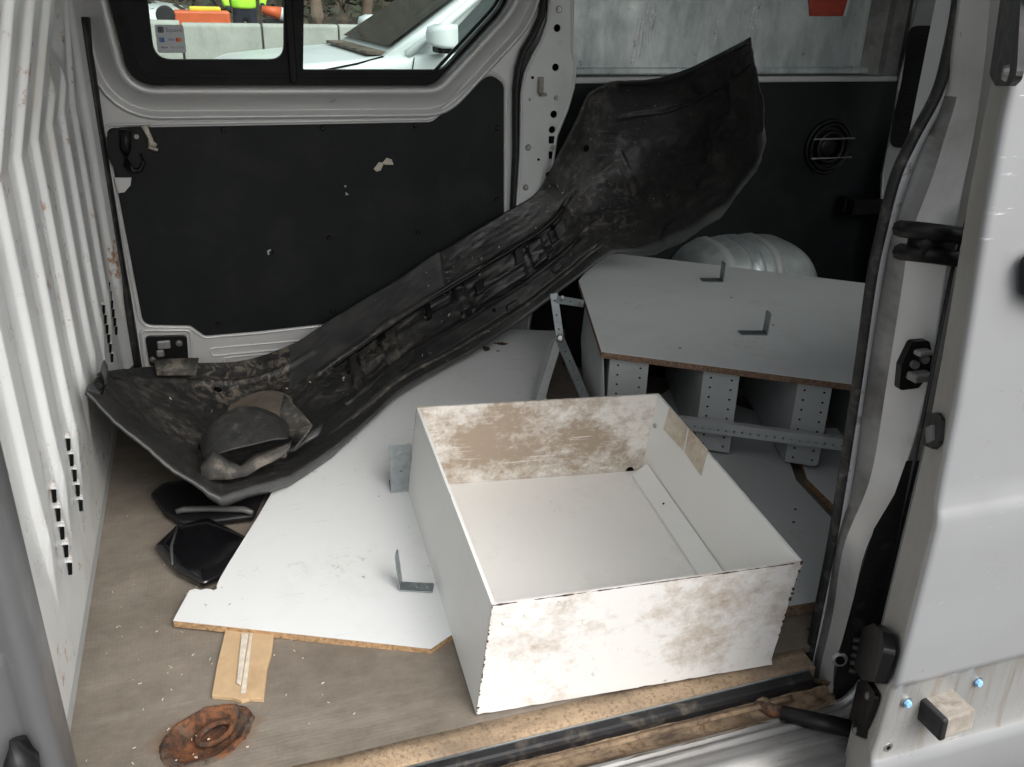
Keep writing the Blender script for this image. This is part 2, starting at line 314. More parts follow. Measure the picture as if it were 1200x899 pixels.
# ------------------------------------------------------------------ object helpers
def empty(name, loc, label=None, cat=None, group=None):
    o = bpy.data.objects.new(name, None); COL.objects.link(o); o.location = loc; o.empty_display_size = .05
    if label: o['label'] = label; o['category'] = cat
    if group: o['group'] = group
    return o
def wloc(o):
    v = Vector((0, 0, 0))
    while o: v = v+o.location; o = o.parent
    return v
def mk(name, bm, mat, parent=None, sm=False, bevel=0., seg=2, label=None, cat=None, kind=None, sub=0, solid=0., group=None):
    """bmesh in world coordinates -> one object under parent"""
    off = wloc(parent)
    for v in bm.verts: v.co -= off
    me = bpy.data.meshes.new(name); bm.to_mesh(me); bm.free()
    mats = mat if isinstance(mat, (list, tuple)) else [mat]
    for q in mats: me.materials.append(M[q])
    if sm:
        for p in me.polygons: p.use_smooth = True
    o = bpy.data.objects.new(name, me); COL.objects.link(o); o.parent = parent
    if solid:
        q = o.modifiers.new('s', 'SOLIDIFY'); q.thickness = solid; q.offset = 0
    if bevel:
        q = o.modifiers.new('b', 'BEVEL'); q.width = bevel; q.segments = seg; q.limit_method = 'ANGLE'; q.angle_limit = math.radians(35)
    if sub:
        q = o.modifiers.new('u', 'SUBSURF'); q.levels = sub; q.render_levels = sub
    if label: o['label'] = label
    if cat: o['category'] = cat
    if kind: o['kind'] = kind
    if group: o['group'] = group
    return o
def place(name, me, loc, parent, rot=None, scale=None):
    o = bpy.data.objects.new(name, me); COL.objects.link(o); o.parent = parent; o.location = Vector(loc)-wloc(parent)
    if rot is not None: o.rotation_euler = rot
    if scale is not None: o.scale = scale
    return o
def B(): return bmesh.new()
def quad(bm, *p):
    return bm.faces.new([bm.verts.new(q) for q in p])
def box(bm, c, sx, sy, sz, ax=None):
    """box centred at c; ax = (ex,ey,ez) unit vectors"""
    ex, ey, ez = ax or (Vector((1, 0, 0)), Vector((0, 1, 0)), Vector((0, 0, 1))); c = Vector(c)
    v = [bm.verts.new(c+ex*(sx/2*a)+ey*(sy/2*b)+ez*(sz/2*d)) for a in (-1, 1) for b in (-1, 1) for d in (-1, 1)]
    for f in ((0, 1, 3, 2), (4, 6, 7, 5), (0, 4, 5, 1), (2, 3, 7, 6), (0, 2, 6, 4), (1, 5, 7, 3)): bm.faces.new([v[i] for i in f])
def prism(bm, pts, d):
    """polygon pts (3D) extruded by vector d"""
    d = Vector(d); a = [bm.verts.new(p) for p in pts]; b = [bm.verts.new(Vector(p)+d) for p in pts]; n = len(pts)
    bm.faces.new(a[::-1]); bm.faces.new(b)
    for i in range(n): bm.faces.new((a[i], a[(i+1) % n], b[(i+1) % n], b[i]))
    bmesh.ops.recalc_face_normals(bm, faces=bm.faces)
def tube(bm, path, r, n=8, ry=None, up=Vector((0, 0, 1)), closed=False):
    rings = []
    m = len(path)
    for i, p in enumerate(path):
        p = Vector(p); a = Vector(path[(i-1) % m if closed else max(0, i-1)]); b = Vector(path[(i+1) % m if closed else min(m-1, i+1)])
        t = (b-a).normalized(); s = t.cross(up)
        if s.length < 1e-4: s = t.cross(Vector((1, 0, 0)))
        s.normalize(); w = s.cross(t)
        rr = r[i] if isinstance(r, (list, tuple)) else r
        q = ry if ry is not None else rr
        rings.append([bm.verts.new(p+s*(rr*math.cos(k/n*2*math.pi))+w*(q*math.sin(k/n*2*math.pi))) for k in range(n)])
    for i in range(m if closed else m-1):
        A, C = rings[i], rings[(i+1) % m]
        for k in range(n): bm.faces.new((A[k], A[(k+1) % n], C[(k+1) % n], C[k]))
    if not closed: bm.faces.new(rings[0][::-1]); bm.faces.new(rings[-1])
def disc(bm, c, nrm, r, h, n=16, r2=None):
    nrm = Vector(nrm).normalized(); s = nrm.orthogonal().normalized(); w = nrm.cross(s); c = Vector(c); r2 = r if r2 is None else r2
    a = [bm.verts.new(c+(s*math.cos(k/n*6.28319)+w*math.sin(k/n*6.28319))*r) for k in range(n)]
    b = [bm.verts.new(c+nrm*h+(s*math.cos(k/n*6.28319)+w*math.sin(k/n*6.28319))*r2) for k in range(n)]
    bm.faces.new(a[::-1]); bm.faces.new(b)
    for k in range(n): bm.faces.new((a[k], a[(k+1) % n], b[(k+1) % n], b[k]))
def rpoly(pts, rad, n=6):
    """2D polygon with rounded corners; rad per point or one"""
    out = []; m = len(pts)
    for i in range(m):
        p = np.array(pts[i], float); a = np.array(pts[i-1], float); b = np.array(pts[(i+1) % m], float)
        r = rad[i] if isinstance(rad, (list, tuple)) else rad
        if r <= 0: out.append(tuple(p)); continue
        da = a-p; db = b-p; la, lb = np.linalg.norm(da), np.linalg.norm(db); da /= la; db /= lb
        ang = math.acos(max(-1, min(1, da@db))); t = min(r/math.tan(ang/2), la*.48, lb*.48)
        s, e = p+da*t, p+db*t
        for k in range(n+1):
            w = k/n; out.append(tuple((1-w)**2*s+2*w*(1-w)*p+w*w*e))
    return out
def offs(pts, d):
    """offset a closed 2D loop outward by d"""
    m = len(pts); P = np.array(pts); A = sum(P[i][0]*P[(i+1) % m][1]-P[(i+1) % m][0]*P[i][1] for i in range(m)); sg = 1 if A > 0 else -1
    out = []
    for i in range(m):
        t = P[(i+1) % m]-P[i-1]; t = t/(np.linalg.norm(t)+1e-12); out.append(tuple(P[i]+sg*d*np.array((t[1], -t[0]))))
    return out
def sheet(bm, outer, holes, f, th):
    """2D outline with holes -> slab; f(a,b,d) maps to 3D, d = 0..th"""
    loops = [outer]+list(holes); edges = []
    vm = {}
    b2 = bmesh.new()
    for L in loops:
        vs_ = [b2.verts.new((p[0], p[1], 0)) for p in L]
        for i in range(len(vs_)): edges.append(b2.edges.new((vs_[i], vs_[(i+1) % len(vs_)])))
    bmesh.ops.triangle_fill(b2, use_beauty=True, use_dissolve=False, edges=edges)
    b2.verts.index_update()
    lo = [bm.verts.new(f(v.co.x, v.co.y, 0)) for v in b2.verts]; hi = [bm.verts.new(f(v.co.x, v.co.y, th)) for v in b2.verts] if th else None
    for fc in b2.faces:
        i = [v.index for v in fc.verts]
        bm.faces.new([lo[k] for k in i])
        if th: bm.faces.new([hi[k] for k in i[::-1]])
    if th:
        for e in b2.edges:
            if len(e.link_faces) == 1:
                a, b = (v.index for v in e.verts); bm.faces.new((lo[a], lo[b], hi[b], hi[a]))
    b2.free(); bmesh.ops.recalc_face_normals(bm, faces=bm.faces)
def circ(c, r, n=12): return [(c[0]+r*math.cos(k/n*6.28319), c[1]+r*math.sin(k/n*6.28319)) for k in range(n)]
def grid(bm, rows, mi=None):
    V = [[bm.verts.new(p) for p in r] for r in rows]
    for i in range(len(V)-1):
        for j in range(len(V[0])-1):
            f = bm.faces.new((V[i][j], V[i][j+1], V[i+1][j+1], V[i+1][j]))
            if mi: f.material_index = mi(i, j)
    return V
def loop_sweep(bm, loop2, prof, f):
    """profile (offset outward, depth) swept round a 2D loop"""
    rings = [[bm.verts.new(f(p[0], p[1], d)) for p in (offs(loop2, o) if o else loop2)] for o, d in prof]
    m = len(loop2)
    for i in range(len(rings)-1):
        for k in range(m): bm.faces.new((rings[i][k], rings[i][(k+1) % m], rings[i+1][(k+1) % m], rings[i+1][k]))
    bmesh.ops.recalc_face_normals(bm, faces=bm.faces)
def crom(P, t):
    """Catmull-Rom through list of numpy points at parameter t in 0..len-1"""
    n = len(P); i = min(int(t), n-2); w = t-i
    p0 = P[max(i-1, 0)]; p1 = P[i]; p2 = P[i+1]; p3 = P[min(i+2, n-1)]
    return .5*((2*p1)+(-p0+p2)*w+(2*p0-5*p1+4*p2-p3)*w*w+(-p0+3*p1-3*p2+p3)*w**3)
def nz(p, s): return mnoise.noise(Vector(p)*s)

# ================================================================== SETTING
GZ = -.55
bm = B(); quad(bm, (-120, -120, GZ), (120, -120, GZ), (120, 120, GZ), (-120, 120, GZ))
mk('ground', bm, 'asphalt', kind='structure', label='dark asphalt ground around and beyond the van')

# ================================================================== VAN
van = empty('cargo_van', (.3, 1.7, GZ), 'silver cargo van seen through its open side door, load space full of junk', 'van')
XB = -.28; YD = 2.5; ROOF = 1.62  # ROOF is out of view, set high so more light reaches inside
# ---- floor
FX0, FX1 = XB-.03, 2.42
bm = B()
p = onZ(243, 862, 0)
rot = math.radians(30)
def rust_loop(sc, n=72, seed=0):
    o = []
    for k in range(n):
        a = k/n*6.28319; r = 1+.07*nz((math.cos(a)*2.5+seed, math.sin(a)*2.5, 3), 1)+.05*nz((math.cos(a)*9, math.sin(a)*9, 3), 1)
        ex, ey = .070*sc*r*math.cos(a), .053*sc*r*math.sin(a)
        o.append((p.x+ex*math.cos(rot)-ey*math.sin(rot), p.y+ex*math.sin(rot)+ey*math.cos(rot)))
    return o
sheet(bm, [(FX0, .957), (.9, .957), (.9, 1.0), (FX1, 1.0), (FX1, 2.62), (FX0, 2.62)], [rust_loop(1.0)], lambda a, b, d: (a, b, -d), .012)
floor = mk('floor_mat', bm, 'floor', van)
bm = B()
rings = [(1.02, -.004), (.98, .002), (.93, .003), (.88, .003), (.82, .001), (.74, -.008), (.66, -.014), (.55, -.016), (.40, -.017), (.25, -.016), (.02, -.017)]
V = []
for sc, z in rings: V.append([bm.verts.new((q[0], q[1], z+.005*nz((q[0], q[1], sc), 55))) for q in rust_loop(sc, 72)])
for i in range(len(V)-1):
    for k in range(72): bm.faces.new((V[i][k], V[i][(k+1) % 72], V[i+1][(k+1) % 72], V[i+1][k]))
rr = mk('tie_down_recess', bm, 'rust', van, True, label='rusted oval tie-down recess in the floor')
bm = B()
tube(bm, [(p.x+.010+.026*math.cos(a)*math.cos(rot)-.017*math.sin(a)*math.sin(rot), p.y+.008+.026*math.cos(a)*math.sin(rot)+.017*math.sin(a)*math.cos(rot), -.006) for a in [k/20*6.28319 for k in range(20)]], .0045, 8, closed=True)
mk('ring', bm, 'rust', rr, True)
# ---- sill: chipboard lip, black trim, rusty channel, silver step
bm = B(); n = 60; rows = []
for i in range(n+1):
    x = FX0+(.86-FX0)*i/n; j = .004*nz((x, 0, 0), 18)
    rows.append([(x, .960, -.012), (x, .957+j*.6, .0006), (x, .940+j*.5, -.001+.0015*nz((x, 3, 0), 60)), (x, .922+j*.3, -.004), (x, .916, -.006), (x, .9155, -.03)])
grid(bm, rows); mk('floor_edge', bm, 'ply', van, True)
bm = B(); prof = [(.9125, -.03), (.9125, -.0065), (.911, -.0055), (.902, -.008), (.898, -.010), (.896, -.016), (.8955, -.05)]
grid(bm, [[(x, a, b) for a, b in prof] for x in (FX0, .845)]); mk('sill_trim', bm, 'trim_black', van)
bm = B(); box(bm, ((FX0+.845)/2, .914, -.0075), .845-FX0, .0026, .006); mk('trim_edge', bm, 'galv', van)
bm = B(); rows = []
for i in range(n+1):
    x = FX0+(.90-FX0)*i/n
    rows.append([(x, y, -.026-.010*math.sin((y-.852)/.045*3.14)+.005*nz((x, y*3, 0), 22)) for y in np.linspace(.897, .850, 9)])
grid(bm, rows); chn = mk('sill_channel', bm, 'channel', van, True)
bm = B(); tube(bm, [(x, .888+.002*nz((x, 0, 0), 9), -.028) for x in np.linspace(FX0, .80, 30)], .006, 6, ry=.004); mk('guide_rail', bm, 'channel', chn, True)
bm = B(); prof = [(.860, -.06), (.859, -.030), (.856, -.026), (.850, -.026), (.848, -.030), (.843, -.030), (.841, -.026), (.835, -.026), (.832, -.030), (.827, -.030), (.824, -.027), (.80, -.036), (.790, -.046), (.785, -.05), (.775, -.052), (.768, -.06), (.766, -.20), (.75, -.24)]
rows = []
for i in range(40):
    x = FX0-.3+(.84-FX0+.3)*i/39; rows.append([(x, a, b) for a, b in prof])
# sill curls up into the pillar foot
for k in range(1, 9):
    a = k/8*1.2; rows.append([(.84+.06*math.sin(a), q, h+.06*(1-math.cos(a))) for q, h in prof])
grid(bm, rows); mk('sill_step', bm, 'sill_silver_dark', van, True)
bm = B(); box(bm, (.6, 1.2, -.17), 2.4, .7, .22); mk('underbody', bm, 'dark', van)

# ---- bulkhead with pressed ribs
RIBS = [.86, 1.035, 1.21, 1.385, 1.56, 1.736, 1.918, 2.10, 2.30, 2.47]
def bulk_x(y, z):
    lean = max(0, z-.755)*.26*(1-smooth(1.95, 2.5, y))
    x = XB+lean
    base = .13+.0*y
    w = smooth(base, base+.26, z)
    if w > 0:
        for r in RIBS:
            d = (y-r)
            half = .030*w+.004
            # pressed ridge: steep near flank, flat crown, soft far flank
            if -half-.014 < d < half+.06:
                up_ = smooth(-half-.005, -half+.005, d); dn = 1-smooth(half-.01, half+.055, d)
                top = 1-smooth(.80, .86, z) if r in (1.918, 2.10) else 1
                x += .0115*min(1, w*1.6)*up_*dn*top
    if 1.86 < y < 2.2: x -= .03*smooth(.83, .90, z)*smooth(1.86, 1.92, y)*(1-smooth(2.12, 2.18, y))
    x += .03*smooth(2.40, 2.52, y)
    x -= .0
    return x
ys = sorted(set(list(np.linspace(.80, 2.515, 150))+[r+o for r in RIBS for o in (-.041, -.0375, -.0355, -.034, -.0325, -.0305, -.028, -.02, -.012, -.006, 0, .01, .02, .028, .036, .044, .05, .058, .066, .074, .08, .085)]))
ys = [y for y in ys if .80 <= y <= 2.515]
zs = list(np.linspace(.030, .45, 40))+list(np.linspace(.47, .70, 14))+list(np.linspace(.715, .92, 26))+[1.0, 1.15, ROOF]
bm = B(); grid(bm, [[(bulk_x(y, z), y, z) for y in ys] for z in zs])
bh = mk('bulkhead', bm, 'bulkhead', van, True)
bm = B(); box(bm, (XB-.012, 1.7, .012), .022, 1.8, .05); mk('kick_strip', bm, 'steel_grey', van, bevel=.003)
# louvre slots: a dark slot under a pressed hood
bm = B(); quad(bm, (-.001, 0, -.0120), (.0050, 0, -.0112), (.0085, 0, .0108), (.0025, 0, .0115))
slot_me = bpy.data.meshes.new('vent_slot'); bm.to_mesh(slot_me); bm.free(); slot_me.materials.append(M['dark'])
bm = B(); rows = []
for i in range(9):
    u = i/8; y = -.0008+.038*u; g = 1-u*u
    rows.append([(-.002, y, -.0130), (.0062*g-.001, y, -.0118), (.0080*g-.001, y, -.0005), (.0098*g-.001, y, .0110), (.003*g-.001, y, .0124), (-.002, y, .0122)])
grid(bm, rows); hood_me = bpy.data.meshes.new('vent_hood'); bm.to_mesh(hood_me); bm.free(); hood_me.materials.append(M['vent_hood'])
for q in hood_me.polygons: q.use_smooth = True
for (yc, z0, z1, k) in ((1.487, .285, .165, 5), (1.308, .288, .155, 5), (2.375, .290, .170, 6), (2.205, .285, .16, 6)):
    for i in range(k):
        z = z0+(z1-z0)*i/(k-1)
        o = place('vent_slot', slot_me, (bulk_x(yc, z)+.0005, yc, z), bh)
        place('vent_hood', hood_me, (bulk_x(yc, z)+.0003, yc, z), bh)

# ---- far side: sliding door
fd = empty('sliding_door', (.3, YD, 0), None); fd.parent = van; fd.location = Vector((.3, YD, 0))-wloc(van)
fd['label'] = 'far side sliding door, black lined below a window'
ff = lambda y0: (lambda a, b, d: (a, y0+d, b))
win = rpoly([xz(120, -20), xz(151, 102), xz(510, 102), xz(600, 5), (.86, 1.10), (.86, 1.27), (-.24, 1.27)], [0, .075, .07, .25, .05, .08, .05], 8)
def q2(t): return t
ring_prof = [(0, .055), (0, -.024), (.003, -.030), (.013, -.031), (.018, -.026), (.058, .016), (.062, .015), (.069, -.008), (.073, -.012), (.077, -.010), (.082, .0)]
bm = B(); loop_sweep(bm, win, ring_prof, ff(YD)); mk('window_surround', bm, 'silver_door', fd, True)
outer_d = rpoly([xz(111, 75), (-.255, 1.30), (.95, 1.30), xz(632, -5), xz(630, 25), xz(607, 62), xz(601, 110), xz(600, 190), xz(598, 260), (.845, -.03), (-.262, -.03)], [0, .05, .05, 0, .05, .08, .1, 0, 0, .03, .03], 6)
lin = rpoly([xz(124, 150), xz(506, 143), xz(574, 86), xz(590, 98), xz(590, 250), (.833, .09), (.4, .098), xz(300, 388), xz(240, 393), xz(223, 381), xz(168, 380)], [.02, .04, .04, .03, .1, .02, 0, 0, .02, .02, .03], 6)
lin_hole = offs(lin, .004)
bm = B(); sheet(bm, outer_d, [offs(win, .082)], ff(YD+.0005), 0); mk('door_shell', bm, 'silver_door', fd)
bm = B(); loop_sweep(bm, lin, [(.012, -.001), (.009, -.004), (.005, -.004), (.003, .0003)], ff(YD)); mk('lining_flange', bm, 'silver_door', fd, True)
bm = B(); sheet(bm, lin, [], ff(YD-.004), .003); lo_ = mk('lining_panel', bm, 'black_lining', fd)
# lining fasteners, chips
bm = B(); disc(bm, (0, 0, 0), (0, -1, 0), .008, .004, 14, .005); clip_me = bpy.data.meshes.new('fastener'); bm.to_mesh(clip_me); bm.free(); clip_me.materials.append(M['black_plastic'])
for q in ((262, 152), (378, 150), (487, 147), (318, 296), (386, 279), (490, 272), (583, 150), (582, 234), (256, 380), (390, 365)):
    a = xz(*q, YD-.004); place('fastener', clip_me, (a[0], YD-.004, a[1]), lo_)
bm = B()
for pts in ([(438, 198), (444, 190), (450, 191), (446, 200), (441, 201)], [(448, 191), (453, 185), (459, 187), (461, 193), (451, 193)]):
    prism(bm, [onY(a, b, YD-.005) for a, b in pts], (0, -.001, 0))
mk('chipped_patch', bm, 'foam', lo_)
bm = B()
for pts in ([(313, 294), (317, 292), (318, 297), (314, 299)], [(403, 218), (406, 217), (405, 220)], [(405, 225), (409, 228), (405, 229)]):
    bm = B(); prism(bm, [onY(a, b, YD-.005) for a, b in pts], (0, -.001, 0)); mk('scratch_mark', bm, 'steel_grey', lo_)
# door handle plate and lever
bm = B(); sheet(bm, rpoly([xz(125, 158), xz(140, 149), xz(178, 147), xz(182, 175), xz(165, 205), xz(140, 208), xz(128, 185)], .015, 5), [], ff(YD-.014), .010); hd = mk('door_handle', bm, 'black_plastic', fd, bevel=.003)
bm = B(); tube(bm, [onY(a, b, YD-.03) for a, b in ((147, 152), (147, 175), (149, 193), (156, 201), (165, 199), (169, 190), (165, 180))], [.014, .013, .010, .008, .006, .005, .004], 8); mk('lever', bm, 'black_plastic', hd, True)
bm = B(); disc(bm, onY(160, 160, YD-.014), (0, -1, 0), .006, .004, 10); mk('screw', bm, 'screw', hd)
bm = B(); prism(bm, [onY(a, b, YD-.012) for a, b in ((134, 208), (154, 208), (153, 217), (146, 225), (139, 226))], (0, -.004, 0)); mk('handle_gap', bm, 'silver_door', fd)
bm = B(); tube(bm, [onY(a, b, YD-.022) for a, b in ((169, 147), (172, 154), (176, 162), (177, 168), (183, 171))], [.009, .007, .006, .008, .006], 7); tube(bm, [onY(a, b, YD-.022) for a, b in ((177, 166), (174, 173), (185, 176))], [.005, .006, .004], 7); mk('torn_foam', bm, 'foam', fd, True)
# pressed slot and latch at the door foot
for (a, b, c2, d2) in ((247, 413, 410, 402), (262, 424, 405, 414)):
    path = [onY(a, b, YD-.002), onY(c2, d2, YD-.002)]
    bm = B(); L = rpoly([(path[0].x, path[0].z-.011), (path[1].x, path[0].z-.011), (path[1].x, path[0].z+.011), (path[0].x, path[0].z+.011)], .0105, 6)
    loop_sweep(bm, L, [(.004, .0), (.002, -.004), (-.001, -.004), (-.003, .0005)], ff(YD)); mk('pressed_slot', bm, 'silver_door', fd, True)
bm = B(); L = rpoly([xz(166, 388), xz(222, 388), xz(224, 425), xz(172, 432)], .012, 5); loop_sweep(bm, L, [(.008, 0), (.005, -.006), (.0, -.006), (-.002, .02)], ff(YD)); mk('latch_surround', bm, 'silver_door', fd, True)
bm = B(); sheet(bm, rpoly([xz(170, 393), xz(219, 392), xz(221, 424), xz(176, 428)], .012, 5), [], ff(YD-.012), .011); lt = mk('latch_plate', bm, 'black_plastic', fd, bevel=.003)
for q, r in (((210, 402), .009), ((179, 421), .008)):
    bm = B(); c = onY(*q, YD-.012); disc(bm, c, (0, -1, 0), r, .004, 14); disc(bm, c+Vector((0, -.004, 0)), (0, -1, 0), r*.55, .004, 6); mk('bolt', bm, 'screw', lt)
bm = B(); box(bm, onY(192, 404, YD-.014), .035, .008, .025); box(bm, onY(188, 414, YD-.015), .02, .012, .02); mk('latch_claw', bm, 'grime', lt, bevel=.004)
# rubber seals either side of the door
bm = B(); tube(bm, [onY(a, b, 2.485) for a, b in ((100, 20), (103, 60), (108, 90), (115, 140), (124, 200), (132, 250), (140, 300), (149, 350), (157, 400), (162, 432))], .011, 8, ry=.02, up=Vector((0, 1, 0))); mk('door_seal', bm, 'rubber', van, True)
bm = B(); tube(bm, [onY(a, b, 2.49) for a, b in ((639, -30), (637, 0), (634, 20), (624, 42), (613, 60), (607, 80), (604, 105), (604, 180), (601, 250), (597, 300))], .010, 8, ry=.016, up=Vector((0, 1, 0))); mk('door_seal', bm, 'rubber', van, True)
# window frame with two panes
paneL = rpoly([xz(171, -15, 2.53), xz(181, 70, 2.53), xz(333, 70, 2.53), xz(333, -15, 2.53), (.2, 1.22), (-.13, 1.22)], [0, .04, .04, 0, .03, .03], 6)
paneR = rpoly([xz(356, -15, 2.53), xz(355, 82, 2.53), xz(519, 82, 2.53), xz(594, 0, 2.53), (.80, 1.22), (.30, 1.22)], [0, .006, .05, .1, .03, .03], 6)
bm = B(); sheet(bm, offs(win, -.002), [paneL, paneR], ff(2.525), .03); wf = mk('window_frame', bm, 'frame_black', fd, bevel=.003)
bm = B(); box(bm, ((onY(340, 30, 2.51).x), 2.518, 1.0), .02, .012, .46); mk('slider_bar', bm, 'frame_black', wf, bevel=.003)
bm = B(); L = offs(win, -.022); loop_sweep(bm, L, [(.0, .0), (.0, -.008), (-.008, -.008), (-.008, 0)], ff(2.524)); mk('slider_track', bm, 'frame_black', wf)
bm = B(); sheet(bm, offs(paneL, .012), [], ff(2.545), 0); gp = mk('window_pane', bm, 'glass', wf)
bm = B(); sheet(bm, offs(paneR, .012), [], ff(2.54), 0); mk('window_pane', bm, 'glass', wf)
# payment sticker on the pane
def text(name, body, org, size, mat, parent, ex=Vector((1, 0, 0)), ez=Vector((0, 0, 1)), nrm=Vector((0, -1, 0)), bold=0):
    cu = bpy.data.curves.new(name, 'FONT'); cu.body = body; cu.size = 1; cu.offset = bold
    o = bpy.data.objects.new(name, cu); COL.objects.link(o); bpy.context.view_layer.update()
    me = bpy.data.meshes.new_from_object(o.evaluated_get(bpy.context.evaluated_depsgraph_get())); bpy.data.objects.remove(o)
    b = bmesh.new(); b.from_mesh(me)
    for v in b.verts: v.co = Vector(org)+ex*(v.co.x*size)+ez*(v.co.y*size)+nrm*.0003
    return mk(name, b, mat, parent)
SY = 2.538
st = [onY(a, b, SY) for a, b in ((181, 29), (215, 29), (218, 62), (185, 62))]
s0 = (st[0].x+st[3].x)/2; s1 = (st[1].x+st[2].x)/2; t0 = st[3].z; t1 = st[0].z; sw, sh = s1-s0, t1-t0
bm = B(); sheet(bm, rpoly([(s0, t0), (s1, t0), (s1, t1), (s0, t1)], .006, 4), [], ff(SY), .0006); sk = mk('window_sticker', bm, 'paper', wf, label='white payment sticker reading Square on the glass')
def sp(u, v): return Vector((s0+sw*u, SY-.0004, t0+sh*v))
bm = B(); L = rpoly([(sp(.09, 0).x, sp(0, .72).z), (sp(.30, 0).x, sp(0, .72).z), (sp(.30, 0).x, sp(0, .93).z), (sp(.09, 0).x, sp(0, .93).z)], .004, 4)
sheet(bm, L, [offs(L, -.0035)], ff(SY-.0006), .0005); c = sp(.195, .825); box(bm, c+Vector((0, -.0004, 0)), .006, .0006, .006); mk('logo', bm, 'ink', sk)
text('lettering', 'Square', sp(.36, .75), sw*.21, 'ink_grey', sk)
bm = B(); c = sp(.19, .47); box(bm, c, sw*.17, .0008, sh*.17); mk('logo', bm, 'ink_blue', sk)
text('lettering', 'AM\nEX', c+Vector((-sw*.07, -.001, .002)), sw*.075, 'white_trim', sk)
text('lettering', 'VISA', sp(.40, .44), sw*.11, 'ink_blue', sk, bold=.01)
for u, q, dy in ((.74, 'ink_red', 0), (.82, 'ink_orange', .0004)):
    bm = B(); disc(bm, sp(u, .47)+Vector((0, -dy, 0)), (0, -1, 0), sw*.07, .0006, 16); mk('logo', bm, q, sk)
text('lettering', 'eftpos', sp(.12, .17), sw*.10, 'ink', sk, bold=.01); text('lettering', 'Pay', sp(.47, .17), sw*.10, 'ink_grey', sk); text('lettering', 'G Pay', sp(.68, .17), sw*.10, 'ink_grey', sk)
# outer door skin seen only from outside
bm = B(); sheet(bm, [(-.6, -.35), (.98, -.35), (.98, ROOF), (-.6, ROOF)], [offs(win, .01)], ff(2.60), .006); mk('outer_skin', bm, 'silver_door', fd)

# ---- C pillar panel, with its access holes
PY = 2.47
pil = [xz(a, b, PY) for a, b in ((645, -12), (671, -12), (671, 60), (675, 74), (672, 103), (665, 128), (652, 160), (648, 195), (645, 235))]+[(.90, -.02), (.852, -.02)]+[xz(a, b, PY) for a, b in ((605, 252), (610, 180), (611, 110), (615, 86), (624, 66), (634, 48), (642, 25))]
hol = [circ(xz(a, b, PY), r, 14) for a, b, r in ((653, 33, .0105), (651, 79, .0105), (649, 134, .0105), (647, 152, .0105), (643, 205, .0095))]
slots = [rpoly([xz(a-4, b-4.5, PY), xz(a+4, b-4.5, PY), xz(a+4, b+4.5, PY), xz(a-4, b+4.5, PY)], .003, 3) for a, b in ((647, 164), (647, 182))]
bm = B(); sheet(bm, pil, hol+slots, ff(PY), .004); cp = mk('pillar_panel', bm, 'silver', van, bevel=.0015)
bm = B(); sheet(bm, offs(pil, -.004), [], ff(PY+.03), .002); mk('pillar_shade_sheet', bm, 'dark', cp)  # near-black sheet stands in for the unlit space behind the holes
bm = B(); loop_sweep(bm, [q for q in pil], [(.001, .012), (.003, -.003), (-.002, -.004), (-.006, .0)], ff(PY)); mk('pillar_flange', bm, 'silver', cp, True)
bm = B(); disc(bm, (0, 0, 0), (0, -1, 0), .0095, .003, 16, .007); disc(bm, (0, -.003, 0), (0, -1, 0), .004, .0025, 10); riv = bpy.data.meshes.new('rivet'); bm.to_mesh(riv); bm.free(); riv.materials.append(M['screw'])
for q in ((655, 11), (619, 173), (616, 220), (652, 115), (621, 117)):
    c = onY(*q, PY); place('rivet', riv, c, cp, scale=(.8, 1, .8) if q[1] in (115,) else ((.4, 1, .4) if q[0] == 621 else None))
bm = B(); disc(bm, (0, 0, 0), (0, -1, 0), .004, .002, 8); sm_me = bpy.data.meshes.new('small_hole'); bm.to_mesh(sm_me); bm.free(); sm_me.materials.append(M['dark'])
for q in ((624, 91), (631, 187)): place('small_hole', sm_me, onY(*q, PY-.0), cp)
bm = B(); box(bm, onY(634, 100, PY-.006), .016, .008, .045); box(bm, onY(637, 111, PY-.012), .02, .012, .008); mk('clip', bm, 'wood_block', cp, bevel=.003)
bm = B(); disc(bm, onY(647, 173, PY-.002), (0, -1, 0), .007, .004, 12); mk('bolt', bm, 'screw', cp)

# ---- rear quarter, far side: galvanised blank over a black lining
ex0 = xz(664, 50, 2.52)[0]
bm = B(); sheet(bm, [(ex0, .785), (2.18, .785), (2.18, ROOF-.02), (ex0, ROOF-.02)], [], ff(2.53), .003); gs = mk('galvanised_sheet', bm, 'galv_sheet', van)
gz = onY(800, 97, 2.5).z
bm = B(); box(bm, ((ex0+2.18)/2, 2.515, gz+.008), 2.18-ex0, .036, .018); mk('ledge', bm, 'silver', gs, bevel=.004)
bm = B(); box(bm, ((ex0+2.18)/2, 2.522, gz+.032), 2.18-ex0, .012, .02); mk('ledge_lip', bm, 'galv_sheet', gs, bevel=.004)
bm = B(); sheet(bm, [xz(948, -2, 2.527), xz(949, 19, 2.527), xz(988, 19, 2.527), xz(994, -2, 2.527)], [], ff(2.527), .002); mk('red_sticker', bm, 'red_sticker', gs)
bm = B(); sheet(bm, [xz(988, 19, 2.527), xz(991, 19, 2.527), xz(997, -2, 2.527), xz(994, -2, 2.527)], [], ff(2.527), .002); mk('sticker_edge', bm, 'white_trim', gs)
